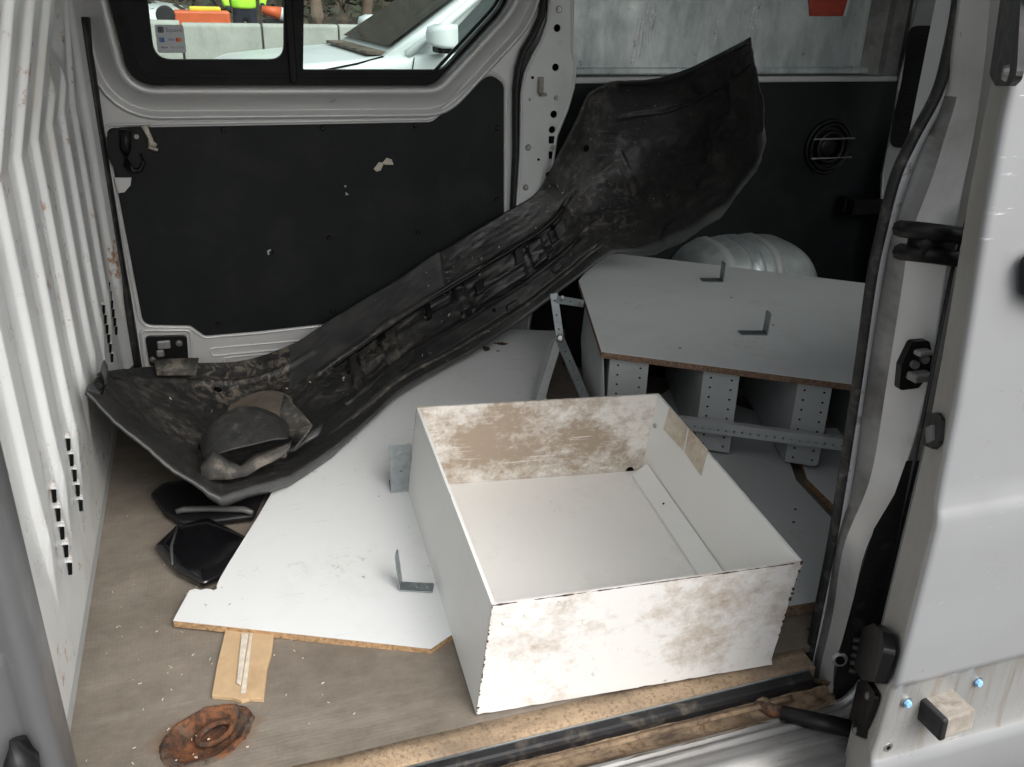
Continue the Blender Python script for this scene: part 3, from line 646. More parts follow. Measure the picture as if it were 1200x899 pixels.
for a, b, c2, d2, w in ((757, 0, 742, 92, .008), (769, 0, 764, 52, .006), (845, 0, 834, 72, .004), (888, 0, 876, 50, .006)):
    for q_ in range(5 if w > .005 else 2):
        bm = B(); A_, C_ = onY(a, b, 2.528), onY(c2, d2, 2.528); k = 24; of = rnd.uniform(-2.2, 2.2)*w; rows = []; t_a = rnd.uniform(0, .45); t_b = rnd.uniform(.6, 1)
        for i in range(k+1):
            q = A_.lerp(C_, t_a+(t_b-t_a)*i/k); x_ = q.x+of+.003*nz((q.x*9, q_, q.z), 22); ww = .0022*max(.15, .6+1.3*nz((q.x*3, q_, q.z), 40)); rows.append([(x_-ww, 2.5296, q.z), (x_, 2.5280, q.z), (x_+ww, 2.5296, q.z)])
        grid(bm, rows); mk('sheet_scratch', bm, 'scratch_bright', gs, True)
bm = B(); sheet(bm, [(.93, -.02), (2.40, -.02), (2.40, gz-.002), (.93, gz-.002)], [], ff(2.51), .006); ql = mk('quarter_lining', bm, 'black_lining', van)
sc_ = onY(970, 172, 2.508)
bm = B()
for r, h, w in ((.085, .004, .006), (.072, .010, .005), (.048, .014, .008)):
    tube(bm, [(sc_.x+r*math.cos(k/32*6.28319), sc_.y-h, sc_.z+r*math.sin(k/32*6.28319)) for k in range(32)], w, 8, closed=True, up=Vector((0, 1, 0)))
bm2 = bm; disc(bm2, sc_+Vector((0, -.001, 0)), (0, -1, 0), .046, .006, 24, .02); mk('speaker_ring', bm2, 'black_plastic', ql, True)
for dz in (.03, -.032):
    bm = B(); box(bm, sc_+Vector((0, -.028, dz)), .16, .006, .005); mk('speaker_bar', bm, 'grime', ql, bevel=.001)
bm = B(); box(bm, onY(1010, 240, 2.45), .13, .08, .05); box(bm, onY(990, 240, 2.40), .004, .01, .05); mk('lining_bracket', bm, 'black_plastic', ql, bevel=.004)
# galvanised frame return and rear corner pillar with vent
bm = B(); rows = []
for z in (gz+.02, 1.0, ROOF):
    rows.append([(2.05, 2.529, z), (2.10, 2.50, z), (2.125, 2.502, z), (2.15, 2.47, z), (2.165, 2.475, z), (2.18, 2.43, z)])
grid(bm, rows); mk('frame_return', bm, 'grime', van)
dp = Vector((2.12, 2.46, 0)); dn = Vector((-.80, -.60, 0)).normalized(); de = Vector((.60, -.80, 0)).normalized()
def onD(x, y): return onP(x, y, dp, dn)
bm = B(); pts = [onD(*q) for q in ((1073, -30), (1073, 0), (1055, 95), (1033, 205), (1034, 232), (1030, 300), (1000, 560), (1100, 560), (1135, 130), (1150, -30))]
prism(bm, pts, -dn*.01); dpo = mk('rear_pillar', bm, 'steel_grey', van)
bm = B(); tube(bm, [onD(*q)+dn*.004 for q in ((1074, -30), (1074, 0), (1055, 95), (1034, 205), (1034, 232), (1029, 310))], .006, 8); mk('pillar_bead', bm, 'silver', dpo, True)
vo = [onD(*q) for q in ((1066, 30), (1099, 30), (1088, 110), (1071, 173), (1042, 173), (1053, 100))]
def d2(v): return ((v-dp).dot(de), v.z)
fd_ = lambda a, b, d: dp+de*a+Vector((0, 0, b))+dn*d
L = rpoly([d2(v) for v in vo], [.03, .03, .02, .03, .03, .02], 5)
bm = B(); sheet(bm, L, [], fd_, .006); vg = mk('rear_vent', bm, 'black_plastic', dpo)
for i in range(30):
    t = .06+.88*i/29
    a = onD(1070+(1045-1070)*t, 32+140*t); b_ = onD(1095+(1070-1095)*t, 34+138*t)
    bm = B(); m_ = (a+b_)/2; l_ = (b_-a).length*.86; box(bm, m_+dn*.009, l_, .004, .006, (de, dn, Vector((0, 0, 1)))); mk('vent_slat', bm, 'black_plastic', vg)
# ---- roof, rear doors, near rear wall (they close the load space)
bm = B(); box(bm, (.9, 1.7, ROOF+.02), 3.4, 1.86, .04); mk('roof', bm, 'roof_bounce', van, bevel=.01)
bm = B(); sheet(bm, [(.86, -.35), (2.6, -.35), (2.6, ROOF), (.86, ROOF)], [rpoly([(1.05, .62), (2.40, .62), (2.33, 1.40), (1.12, 1.40)], .06, 5)], lambda a, b, d: (2.43+d, a, b), .03); rd = mk('rear_door', bm, 'steel_grey', van)
bm = B(); quad(bm, (2.445, 1.0, .58), (2.445, 2.45, .58), (2.445, 2.45, 1.44), (2.445, 1.0, 1.44)); mk('rear_window', bm, 'clear_glass', rd)
bm = B(); box(bm, (.88, 2.60, 1.46), 3.1, .02, .3); box(bm, (1.72, 2.60, .3), 1.4, .02, 1.7); mk('outer_body_side', bm, 'skin', van)
bm = B(); box(bm, (.3, .88, 1.56), 1.3, .10, .10); mk('door_header', bm, 'jamb', van, bevel=.012)

# ---- near rear pillar of the doorway
ROWS = [(-60, 1122, 1126, 1132, 1133, 1163), (0, 1118, 1124, 1130, 1132, 1160), (60, 1106, 1114, 1122, 1124, 1155), (110, 1090, 1102, 1112, 1122, 1149), (165, 1060, 1074, 1084, 1106, 1140), (210, 1040, 1054, 1066, 1092, 1131),
        (280, 1025, 1034, 1044, 1066, 1119), (330, 1015, 1024, 1034, 1058, 1108), (450, 1000, 1006, 1015, 1039, 1089), (560, 981, 991, 1000, 1020, 1057), (640, 970, 976, 985, 989, 1016), (720, 954, 960, 970, 976, 996), (780, 941, 949, 957, 962, 978), (810, 936, 944, 952, 958, 976)]
YC = [.965, .955, .948, .925, .872]
cols = []
for r in ROWS: cols.append([onY(r[1+k], r[0], YC[k]) for k in range(5)])
def interp(cols, n):
    A = [np.array([list(p) for p in c]) for c in cols]
    return [[Vector(q) for q in crom(A, t)] for t in np.linspace(0, len(A)-1, n)]
R_ = interp(cols, 90)
bm = B(); tube(bm, [(r[0]+r[1])/2+Vector((.002, 0, 0)) for r in R_], .0052, 8, ry=.010, up=Vector((0, 1, 0))); mk('door_seal', bm, 'worn_rubber', van, True)
bm = B(); rows = []
for r in R_:
    r1, r2, r3, r4 = r[1], r[2], r[3], r[4]
    rows.append([r[0]+Vector((.075, .06, 0)), r[0]+Vector((.020, .015, 0)), r1+Vector((0, .004, 0)), r1, r2, r2+Vector((.001, .006, 0)), r2.lerp(r3, .25)+Vector((.0, .012, 0)), r2.lerp(r3, .8)+Vector((0, .008, 0)), r3, r3.lerp(r4, .12)+Vector((0, -.006, 0)), r3.lerp(r4, .5)+Vector((0, -.006, 0)), r3.lerp(r4, .88)+Vector((0, -.004, 0)), r4, r4+Vector((.012, .012, 0)), r4+Vector((.05, .015, 0)), r4+Vector((.16 if r4.z > .66 else 1.5, .015, 0))])
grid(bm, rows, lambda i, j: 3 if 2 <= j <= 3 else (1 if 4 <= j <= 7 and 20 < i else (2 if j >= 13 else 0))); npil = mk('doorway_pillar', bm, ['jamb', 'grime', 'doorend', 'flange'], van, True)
# inner wall behind the near pillar
bm = B(); sheet(bm, [(.91, -.3), (2.41, -.3), (2.41, ROOF), (.91, ROOF)], [rpoly([(1.04, .70), (2.25, .70), (2.20, 1.42), (1.08, 1.42)], .06, 5)], ff(.97), .03); iw = mk('inner_side_wall', bm, 'steel_grey', van)
bm = B(); quad(bm, (1.0, .985, .67), (2.3, .985, .67), (2.3, .985, 1.46), (1.0, .985, 1.46)); mk('quarter_window', bm, 'clear_glass', iw)
# pillar foot closing plate
bm = B(); pts = [onY(a, b, y) for a, b, y in ((936, 790, .96), (958, 795, .93), (978, 800, .872), (1030, 800, .875), (1015, 850, .86), (985, 832, .85), (955, 815, .88), (938, 800, .95))]
bm.faces.new([bm.verts.new(q) for q in pts]); mk('pillar_foot', bm, 'channel', npil)
bm = B(); disc(bm, onY(984, 773, .868), (-.4, -1, .1), .013, .004, 16, .010); fp = mk('plug_ring', bm, 'grime', npil)
bm = B(); disc(bm, onY(984, 773, .866), (-.4, -1, .1), .007, .004, 14); mk('plug_hole', bm, 'dark', npil)
# black rubber strip between pillar and door
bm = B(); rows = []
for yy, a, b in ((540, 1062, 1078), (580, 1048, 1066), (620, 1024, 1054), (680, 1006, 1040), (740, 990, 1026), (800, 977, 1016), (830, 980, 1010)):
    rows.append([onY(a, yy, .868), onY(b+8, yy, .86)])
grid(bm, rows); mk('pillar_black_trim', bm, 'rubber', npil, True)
# door stop and striker
bm = B()
for (yy, hh) in ((268, .012), (295, .012)):
    tube(bm, [onY(1054, yy, .90), onY(1075, yy+2, .865), onY(1100, yy+5, .85), onY(1128, yy+9, .845)], .011, 8)
box(bm, onY(1092, 284, .868), .05, .03, .03); sb = mk('door_stop', bm, 'black_plastic', npil, True)
bm = B(); c0 = onY(1068, 425, .88); L = rpoly([(-.016, -.038), (.010, -.034), (.020, -.012), (.018, .014), (.010, .036), (-.012, .034), (-.02, 0)], .006, 4)
sheet(bm, L, [], lambda a, b, d: c0+Vector((a, -d-.3*a, b)), .010); stk = mk('striker', bm, 'black_plastic', npil, bevel=.003)
bm = B(); box(bm, c0+Vector((0, -.02, -.012)), .03, .02, .012); mk('striker_claw', bm, 'grime', stk, bevel=.003)
bm = B(); box(bm, c0+Vector((-.002, -.018, .022)), .022, .014, .008); mk('striker_tab', bm, 'grime', stk, bevel=.003)
for dx, dz in ((-.008, .004), (.007, .010)):
    bm = B(); disc(bm, c0+Vector((dx, -.012, dz)), (-.2, -1, 0), .006, .006, 10); mk('bolt', bm, 'screw', stk)

# ---- near sliding door, slid back
nd = empty('sliding_door', (.8, .7, 0)); nd.parent = van; nd.location = Vector((.8, .7, 0))-wloc(van)
nd['label'] = 'near sliding door slid back, bright scuffed silver skin'
zl = [-.20, -.10, -.04, .0, .055, .070, .078, .086, .12, .195, .203, .207, .215, .30, .40, .448, .458, .464, .470, .50, .60, .70, .80, .90, 1.0, 1.15, 1.30, 1.5]
def edge_x(z): return .752-.03*smooth(.45, .95, z)-.012*smooth(.15, .0, z)
def skin_y(z):
    y = .662
    y += .008*smooth(.446, .482, z)           # shoulder crease: the lower panel stands proud
    y += .006*(1-smooth(.199, .209, z))       # clad strip below
    y -= .008*(1-smooth(.070, .084, z))
    y += .05*(1-smooth(-.2, .05, z)); y += .012*smooth(.5, 1.2, z)
    return y
bm = B(); rows = []
for z in zl:
    ex_ = edge_x(z); y0 = skin_y(z)
    rows.append([(ex_+.085, .782, z), (ex_+.083, .776, z), (ex_+.010, y0+.014, z), (ex_+.003, y0+.005, z), (ex_+.004, y0, z), (ex_+.012, y0-.001, z)]+[(x, y0-.001-.012*math.sin(min(1, (x-ex_)/1.1)*3.14)*.3, z) for x in (.80, .86, .95, 1.06, 1.4, 1.85, 1.95)])
grid(bm, rows, lambda i, j: 1 if j < 3 else (2 if 6 <= i < 10 else 0))
bmesh.ops.delete(bm, geom=[f for f in bm.faces if 1.06 < f.calc_center_median().x < 1.85 and .70 < f.calc_center_median().z < 1.30], context='FACES')
bm2 = B(); quad(bm2, (1.03, .69, .67), (1.88, .69, .67), (1.88, .69, 1.33), (1.03, .69, 1.33)); mk('door_window', bm2, 'clear_glass', nd)
bmesh.ops.recalc_face_normals(bm, faces=bm.faces); sd_ = mk('door_skin', bm, ['skin', 'doorend', 'clad'], nd, True)
bm = B(); rows = [[(.835, .783, z), (1.9, .80, z)] for z in (-.2, .70)]; grid(bm, rows); mk('door_inner', bm, 'steel_grey', nd)
def onE(px, py):      # point on the door's leading face
    n_ = Vector((-(.776-.676), .073, 0)).normalized(); n_ = Vector((-.81, .59, 0)); return onP(px, py, (.752+.083, .776, 0), n_), n_
# rubber edge along the leading face
bm = B(); path = [onE(a, b)[0]+Vector((.0, .006, 0)) for a, b in ((1196, 0), (1165, 150), (1120, 320), (1076, 540), (1036, 720), (1005, 830))]; tube(bm, path, .0025, 6); mk('edge_seal', bm, 'rubber', nd, True)
en = Vector((-.81, -.59, 0)); et = Vector((.59, -.81, 0))*-1
def onL(px, py, off=0.): return onP(px, py, (.742+.0, .668, 0), Vector((-.80, .60, 0)).normalized())
LN = Vector((-.80, .60, 0)).normalized(); LT = Vector((.60, .80, 0)).normalized()
LP = Vector((.757, .680, 0))
def lface(px, py):
    v = onP(px, py, LP, LN); return ((v-LP).dot(LT), v.z)
lf = lambda a, b, d: LP+LT*a+Vector((0, 0, b))+LN*d
def lplate(name, pix, mat, th, parent, rad=.006, bev=.003):
    bm = B(); sheet(bm, rpoly([lface(*q) for q in pix], rad, 4), [], lf, th); return mk(name, bm, mat, parent, bevel=bev)
lplate('latch_slot', ((1090, 487), (1103, 484), (1110, 492), (1107, 520), (1098, 527), (1087, 522)), 'rubber', .006, nd, .008)
lplate('slot_insert', ((1093, 503), (1102, 499), (1102, 517), (1095, 521)), 'grime', .009, nd, .003, .001)
g_ = lplate('roller_cover', ((1022, 738), (1036, 733), (1048, 743), (1050, 765), (1038, 802), (1022, 800), (1012, 785)), 'black_plastic', .014, nd, .008)
for i in range(5):
    bm = B(); v = lface(1016-i*1.2, 752+i*9); disc(bm, lf(v[0]-.002, v[1], .004), LN, .006, .016, 10, .004); mk('rubber_tooth', bm, 'rubber', g_, True)
h_ = lplate('lower_plate', ((1010, 800), (1020, 798), (1032, 815), (1015, 866), (1006, 862), (998, 848)), 'black_plastic', .006, nd, .008)
for q in ((1023, 817), (1008, 858)):
    bm = B(); v = lface(*q); disc(bm, lf(v[0], v[1], .006), LN, .006, .004, 12, .004); mk('bolt', bm, 'grime', h_)
# things on the outer skin
def sk_(px, py): return onY(px, py, .668)
for q in ((1061, 822), (1144, 798)):
    c = onY(*q, .667); bm = B(); disc(bm, c, (0, -1, 0), .0085, .002, 18, .008); w_ = mk('washer', bm, 'screw', nd)
    bm = B(); disc(bm, c+Vector((0, -.002, 0)), (0, -1, 0), .006, .006, 6, .005); mk('bolt_cap', bm, 'blue_cap', w_, bevel=.001)
bm = B(); c = onY(1040, 875, .668); disc(bm, c, (0, -1, 0), .008, .002, 18, .007); w_ = mk('washer', bm, 'screw', nd)
bm = B(); disc(bm, c+Vector((0, -.002, 0)), (0, -1, 0), .003, .0006, 10); mk('rivet_hole', bm, 'dark', w_)
a = onY(1112, 838, .645); bm = B(); box(bm, a+Vector((0, .003, 0)), .048, .042, .034, (Vector((1, 0, .08)).normalized(), Vector((0, 1, 0)), Vector((-.08, 0, 1)).normalized())); wb = mk('buffer_block', bm, 'wood_block', nd, bevel=.003)
bm = B(); box(bm, a+Vector((-.024, .003, -.002)), .010, .044, .036, (Vector((1, 0, .08)).normalized(), Vector((0, 1, 0)), Vector((-.08, 0, 1)).normalized())); mk('block_end', bm, 'rubber', wb, bevel=.003)
# hinge plate at the top corner and grab handle edge
bm = B(); c = onY(1188, 40, .672)
L = rpoly([xz(1182, -30, .70), xz(1166, 90, .70), xz(1172, 101, .70), xz(1190, 100, .70), xz(1200, 85, .70), xz(1215, -30, .70)], .012, 4)
LP = Vector((.727, .683, 0))
lplate('hinge_plate', ((1184, -30), (1167, 88), (1174, 101), (1190, 101), (1200, 92), (1206, -30)), 'hinge_dark', .006, nd, .010)
v = lface(1189, 86); bm = B(); disc(bm, lf(v[0], v[1], .006), LN, .008, .004, 14, .006); mk('bolt', bm, 'screw', nd)
bm = B(); L = rpoly([xz(1204, 305, .655), xz(1245, 285, .655), xz(1245, 370, .655), xz(1205, 348, .655)], .01, 5); sheet(bm, L, [], ff(.655), .01); mk('handle_bezel', bm, 'black_plastic', nd, bevel=.003)
# lower roller arm
bm = B(); tube(bm, [onZ(868, 816, -.035), onZ(905, 833, -.03), onZ(945, 842, -.025), Vector((.842, .80, -.02))], [.010, .012, .013, .013], 8, ry=.010); ra = mk('roller_arm', bm, 'rust', nd, True)
bm = B(); tube(bm, [onZ(915, 836, -.022), Vector((.845, .785, -.012))], [.014, .015], 10, ry=.012); mk('arm_sleeve', bm, 'black_plastic', ra, True)
bm = B(); tube(bm, [onZ(842, 803, -.036), onZ(862, 808, -.03), onZ(885, 818, -.028), onZ(900, 826, -.03)], [.006, .013, .012, .008], 8, ry=.010); mk('roller_carriage', bm, 'channel', ra, True)

# ---- front pillar at the left of the doorway
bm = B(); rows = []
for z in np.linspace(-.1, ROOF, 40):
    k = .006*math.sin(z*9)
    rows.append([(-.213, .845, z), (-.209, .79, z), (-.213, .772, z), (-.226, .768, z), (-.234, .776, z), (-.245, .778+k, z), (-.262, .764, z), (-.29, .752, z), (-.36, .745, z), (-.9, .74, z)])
grid(bm, rows); fp_ = mk('front_pillar', bm, 'pillar_silver_dark', van, True)
bm = B(); c = onY(27, 880, .765); tube(bm, [c+Vector((.0, -.004, .02)), c+Vector((.0, -.012, 0)), c+Vector((0, -.004, -.06))], [.008, .016, .016], 10); mk('pillar_latch', bm, 'black_plastic', fp_, True)
bm = B(); box(bm, (-.60, .74, .5), .62, .02, 1.4); mk('front_door', bm, 'skin', van)
print('van done')

# ================================================================== THE LOAD
def slab(bm, p0, p1, p2, p3, t):
    """four corners, thickness vector t"""
    prism(bm, [Vector(q) for q in (p0, p1, p2, p3)], t)
def bracket(name, base, a, up, w, l1, l2, wd, parent, th=.0025, mat='galv'):
    """L bracket: foot along a (length l1), leg along up (length l2), width wd along w, with screw holes"""
    a, up, w = Vector(a).normalized(), Vector(up).normalized(), Vector(w).normalized(); base = Vector(base)
    bm = B()
    hl = [circ((l1*.5, 0), .0028, 8), circ((l1*.82, 0), .0028, 8)]
    f1 = lambda p, q, d: base+a*p+w*q+up*d
    sheet(bm, rpoly([(0, -wd/2), (l1, -wd/2), (l1, wd/2), (0, wd/2)], [0, .003, .003, 0], 3), hl, f1, th)
    f2 = lambda p, q, d: base+up*p+w*q+a*d
    hl = [circ((l2*.45, 0), .0028, 8), circ((l2*.8, 0), .0028, 8)]
    sheet(bm, rpoly([(th, -wd/2), (l2, -wd/2), (l2, wd/2), (th, wd/2)], [0, .004, .004, 0], 3), hl, f2, th)
    return mk(name, bm, mat, parent, bevel=.0006, seg=1)
# ---- large white board on the floor (one chipped corner)
bn = Vector((0, -.04, 1)).normalized(); bp0 = Vector((0, 1.3, .018))
def onB(x, y): return onP(x, y, bp0, bn)
bo = empty('white_board', onB(380, 640), 'large white melamine board lying flat on the floor with a chipped left corner', 'board')
pts = [onB(*q) for q in ((203, 727), (212, 710), (222, 692), (229, 690), (235, 691.5), (241, 690), (247, 690.5), (250, 692), (254, 690), (254, 686), (258, 677), (268, 660), (283, 636), (302, 606), (320, 575), (362, 536), (420, 484), (500, 430), (578, 385), (655, 388), (640, 465))]
pts += [Vector((.62, 1.42, 0)), Vector((.40, 1.20, 0))]+[onB(527, 745), onB(505, 760)]
for q in pts: q.z = bp0.z+.04*(q.y-1.3)
bm = B(); prism(bm, [q for q in pts], (0, 0, -.0012)); mk('top_sheet', bm, 'board', bo)
bm = B(); prism(bm, [q+Vector((0, 0, -.0012)) for q in pts], (0, 0, -.0125)); mk('core', bm, 'edge_brown', bo)
b0 = onB(469, 688); bracket('bracket', b0, (1, -.38, 0), (-.08, .02, 1), (.38, 1, 0), .060, .074, .026, bo)
b0 = onB(471, 577); bracket('bracket', b0+Vector((0, .0, .0)), (0.1, 1, .04), (.0, .04, 1), (1, -.1, 0), .05, .112, .046, bo)
# scuffs and a brown smear on the far end
bm = B()
for k in range(9):
    c = onB(578+rnd.uniform(-14, 14), 405+rnd.uniform(-6, 7))+Vector((0, 0, .0006)); r = rnd.uniform(.004, .012)
    prism(bm, [c+Vector((r*1.5*math.cos(t*1.047)*rnd.uniform(.6, 1.2), r*math.sin(t*1.047)*rnd.uniform(.6, 1.2), 0)) for t in range(6)], (0, 0, .0006))
mk('dirt_smear', bm, 'rust', bo, kind='stuff')
# ---- fibreboard offcut under the board
st_ = [onZ(a, b, .008) for a, b in ((264, 738), (321, 742), (318, 765), (313, 782), (309, 819), (292, 818), (283, 821), (272, 817), (248, 815), (254, 780))]
so_ = empty('fibreboard_strip', (st_[0]+st_[4])/2, 'brown fibreboard offcut sticking out from under the large white board', 'offcut')
bm = B(); prism(bm, st_, (0, 0, -.0075)); mk('strip', bm, 'strip_brown', so_, bevel=.001)
bm = B(); prism(bm, [onZ(a, b, .012) for a, b in ((283, 742), (291, 742), (282, 803), (277, 800))], (0, 0, -.0035)); mk('ridge', bm, 'foam', so_, bevel=.001)
bm = B(); prism(bm, [onZ(a, b, .0095) for a, b in ((293, 742), (296, 742), (288, 812), (282, 812))], (0, 0, -.001)); mk('glue_line', bm, 'foam', so_)
# ---- open white box
xD, xC, xB_, xA = onZ(577, 710, .203), onZ(942, 659, .200), onZ(772, 461, .222), onZ(488, 477, .226)
bD, bC = onZ(558, 838, .003), onZ(905, 779, .003); bB = xB_+Vector((-.022, .003, -.197)); bA = xA+Vector((-.022, .003, -.197))
bx = empty('white_box', (bD+bB)/2, 'open white box of thin panels, stained with brown dirt, near the sill', 'box')
eX = (xC-xD).normalized(); eY = (xA-xD).normalized(); T = .005
bm = B(); n = 40
# front panel with frayed bottom and right edges
top_ = [xD.lerp(xC, i/n) for i in range(n+1)]; bot_ = [bD.lerp(bC, i/n)+Vector((0, 0, .0035*max(0, nz((i*.4, 0, 0), 1.3)))) for i in range(n+1)]
rt = [xC.lerp(bC, i/12)+eX*(-.012*max(0, nz((i*.6, 5, 0), 1.1))-.004*(i > 1)) for i in range(1, 12)]
prism(bm, top_+rt+bot_[::-1], eY*T); mk('front_panel', bm, 'box_front', bx)
bm = B(); slab(bm, bA, bB, xB_, xA, -eY*T); bp_ = mk('back_panel', bm, 'box_back', bx)
bm = B(); slab(bm, bA-eY*T*1.1, bD+eY*T*1.1, xD+eY*T*1.1, xA-eY*T*1.1, eX*T); lp_ = mk('side_panel', bm, 'box_clean', bx)
bm = B(); slab(bm, bC+eY*T*1.1, bB-eY*T*1.1, xB_-eY*T*1.1, xC+eY*T*1.1, -eX*T); rp_ = mk('side_panel', bm, 'box_clean', bx)
bm = B(); up6 = Vector((.001, 0, .008)); k = 1.3
slab(bm, bD+eX*T*k+eY*T*k+up6, bC-eX*T*k+eY*T*k+up6, bB-eX*T*k-eY*T*k+up6, bA+eX*T*k-eY*T*k+up6, (0, 0, .006)); mk('bottom_panel', bm, 'box_floor', bx)
# dark chipped rim edges
bm = B()
for q_, (a, b, amp, base) in enumerate(((xD, xC, .0013, .0006), (xC, xB_, .0014, -.0004), (xB_, xA, .0013, -.0005), (xA, xD, .0016, -.0003))):
    d = b-a; s = Vector((0, 0, 1)).cross(d).normalized(); k = 120; run = []
    for i in range(k+1):
        r = base+amp*(nz((i*.13, q_*7, 0), 1)+.6*nz((i*.55, q_*7, 4), 1))
        if r > .0001: run.append((a+d*(i/k)+s*.0004, min(r, .0022)))
        if (r <= .0001 or i == k) and run:
            if len(run) > 2: tube(bm, [x[0] for x in run], [x[1] for x in run], 5)
            run = []
mk('chipped_rim', bm, 'rim_dark', bx, kind='stuff')
bm = B()
for i in range(30):
    t = rnd.random(); w = rnd.uniform(.0008, .0026)*(2.0 if rnd.random() < .15 else 1); h_ = rnd.uniform(.002, .007); c_ = xD.lerp(bD, t)+eX*(w*.35)-eY*.0002
    prism(bm, [c_+eX*(w*math.cos(k*1.05+t)*rnd.uniform(.5, 1.1)*.6)+Vector((0, 0, h_*.6*math.sin(k*1.05+t)*rnd.uniform(.5, 1.1))) for k in range(6)], eY*.001)
for i in range(14):
    t = rnd.random()*.7; w = rnd.uniform(.001, .004); h_ = rnd.uniform(.003, .009); c_ = xC.lerp(bC, t)-eX*.004-eY*.0003
    prism(bm, [c_+eX*(w*math.cos(k*1.05+t)*rnd.uniform(.5, 1.1))+Vector((0, 0, h_*.6*math.sin(k*1.05+t)*rnd.uniform(.5, 1.1))) for k in range(6)], eY*.001)
mk('chipped_corner', bm, 'rim_dark', bx, kind='stuff')
# batten, paper residue, hole, screw
nR = (xB_-xC).cross(bC-xC).normalized(); nR = nR if nR.x < 0 else -nR
bt0, bt1 = bC-eX*(T+.001)+eY*.012+Vector((0, 0, .0145)), bB-eX*(T+.001)-eY*.03+Vector((0, 0, .0145))
bm = B(); prism(bm, [bt0, bt0-eX*.030, bt0-eX*.030+Vector((0, 0, .008)), bt0+Vector((.003, 0, .030))], bt1-bt0); bat = mk('batten', bm, 'box_clean', bx, bevel=.001)
for t in (.25, .68):
    bm = B(); disc(bm, bt1.lerp(bt0, t)-eX*.014+Vector((0, 0, .0195)), (-.6, 0, .8), .0022, .0012, 8); mk('screw_hole', bm, 'dark', bat)
def onRW(x, y): return onP(x, y, xC-eX*T, nR)+nR*.0005
for q in (((785, 478), (806, 500), (801, 528), (778, 503)), ((808, 502), (830, 527), (822, 558), (803, 530))):
    bm = B(); prism(bm, [onRW(*k_) for k_ in q], nR*.0008); mk('paper_residue', bm, 'residue', rp_)
nB = (xB_-xA).cross(bA-xA).normalized(); nB = nB if nB.y < 0 else -nB
def onBW(x, y): return onP(x, y, xA-eY*T, nB)+nB*.0004
bm = B(); disc(bm, onBW(738, 551), nB, .0085, .001, 18); mk('cable_hole', bm, 'dark', bp_)
bm = B(); disc(bm, onBW(728, 570), nB, .002, .001, 8); mk('screw_hole', bm, 'dark', bp_)
bm = B(); disc(bm, onRW(768, 499), nR, .006, .004, 10, .004); mk('screw', bm, 'screw', rp_)

# ---- shelving unit lying behind the box, board on top
ZB = .25
FL, FR = onZ(705, 412, ZB), onZ(998, 450, ZB); e1 = (FR-FL).normalized(); e2 = Vector((.31, .95, 0)).normalized()
nf = Vector((-e1.y, e1.x, 0))
ub = empty('top_board', FL+e1*.25+nf*.2, 'pale grey board with chipboard edge lying on the steel shelving', 'board')
tp = [onZ(678, 329, ZB), FL, FR, FR+e1*.10, FR+e1*.10+nf*.66, onZ(1015, 332, ZB)+Vector((.0, 0, 0)), onZ(800, 306, ZB), onZ(712, 296, ZB), onZ(700, 303, ZB)]
tp[4] = onZ(1040, 335, ZB)
bm = B(); prism(bm, tp, (0, 0, -.0012)); mk('top_sheet', bm, 'board', ub)
bm = B(); prism(bm, [q+Vector((0, 0, -.0012)) for q in tp], (0, 0, -.0145)); mk('core', bm, 'chip_edge', ub)
bracket('bracket', onZ(846, 329, ZB), (-.95, .30, 0), (.05, .05, 1), (.24, .97, 0), .060, .056, .036, ub)
bracket('bracket', onZ(897, 391, ZB), (-.95, .30, 0), (.08, .05, 1), (.22, .97, 0), .064, .056, .030, ub)
bm = B(); disc(bm, onZ(857, 349, ZB), (0, 0, 1), .003, .0006, 8); mk('screw_hole', bm, 'dark', ub)
bm = B(); disc(bm, onZ(797, 408, ZB), (0, 0, 1), .003, .0006, 8); mk('screw_hole', bm, 'dark', ub)
bm = B(); disc(bm, onZ(906, 381, ZB), (0, 0, 1), .003, .0006, 8); mk('screw_hole', bm, 'dark', ub)
su = empty('shelving_unit', FL+e1*.2+e2*.2+Vector((0, 0, -.25)), 'grey steel shelving unit with perforated uprights under the top board', 'shelving')
PF = FL+nf*.012; ztop = ZB-.0160
def sc1(px, py): v = onP(px, py, PF, nf); return ((v-PF).dot(e1), v.z)
fu = lambda a, b, d: Vector((PF.x, PF.y, 0))+e1*a+Vector((0, 0, b))+nf*d
zb3 = sc1(930, 556)[1]
for i, (pl, pr_) in enumerate(((714, 759), (825, 867), (938, 978), (1043, 1083))):
    yy = 440 if i < 3 else 470
    s0_, s1_ = sc1(pl, yy-6)[0], sc1(pr_, yy)[0]
    zb_ = max(.034, zb3)
    w_ = s1_-s0_; hs_ = []
    z = ztop-.018
    while z > zb_+.012:
        hs_ += [circ((s0_+w_*.22, z), .0028, 8), circ((s0_+w_*.80, z), .0028, 8)]; z -= .024
    bm = B(); sheet(bm, rpoly([(s0_, zb_), (s1_, zb_), (s1_, ztop), (s0_, ztop)], [.002, .012 if i == 2 else .002, 0, 0], 4), hs_, fu, .0015); up_o = mk('upright', bm, 'steel_grey', su)
    bm = B(); a_ = fu(s0_, zb_, .002); b_ = fu(s0_, ztop, .002)
    rows = [[a_.lerp(b_, t)+e2*(.42*k/6) for t in (0, 1)] for k in range(7)]; grid(bm, rows); mk('divider', bm, 'steel_grey', su, False, solid=.0015)
    bm = B(); box(bm, (fu(s0_+w_*.5, (zb_+ztop)/2, .012)), w_*.9, .001, (ztop-zb_)*.95, (e1, nf, Vector((0, 0, 1)))); mk('upright_shade_sheet', bm, 'dark', up_o)  # near-black sheet painted as the shade seen through the perforations
bm = B(); a_ = Vector((FL.x, FL.y, .03))+e1*.004+nf*.004; rows = []
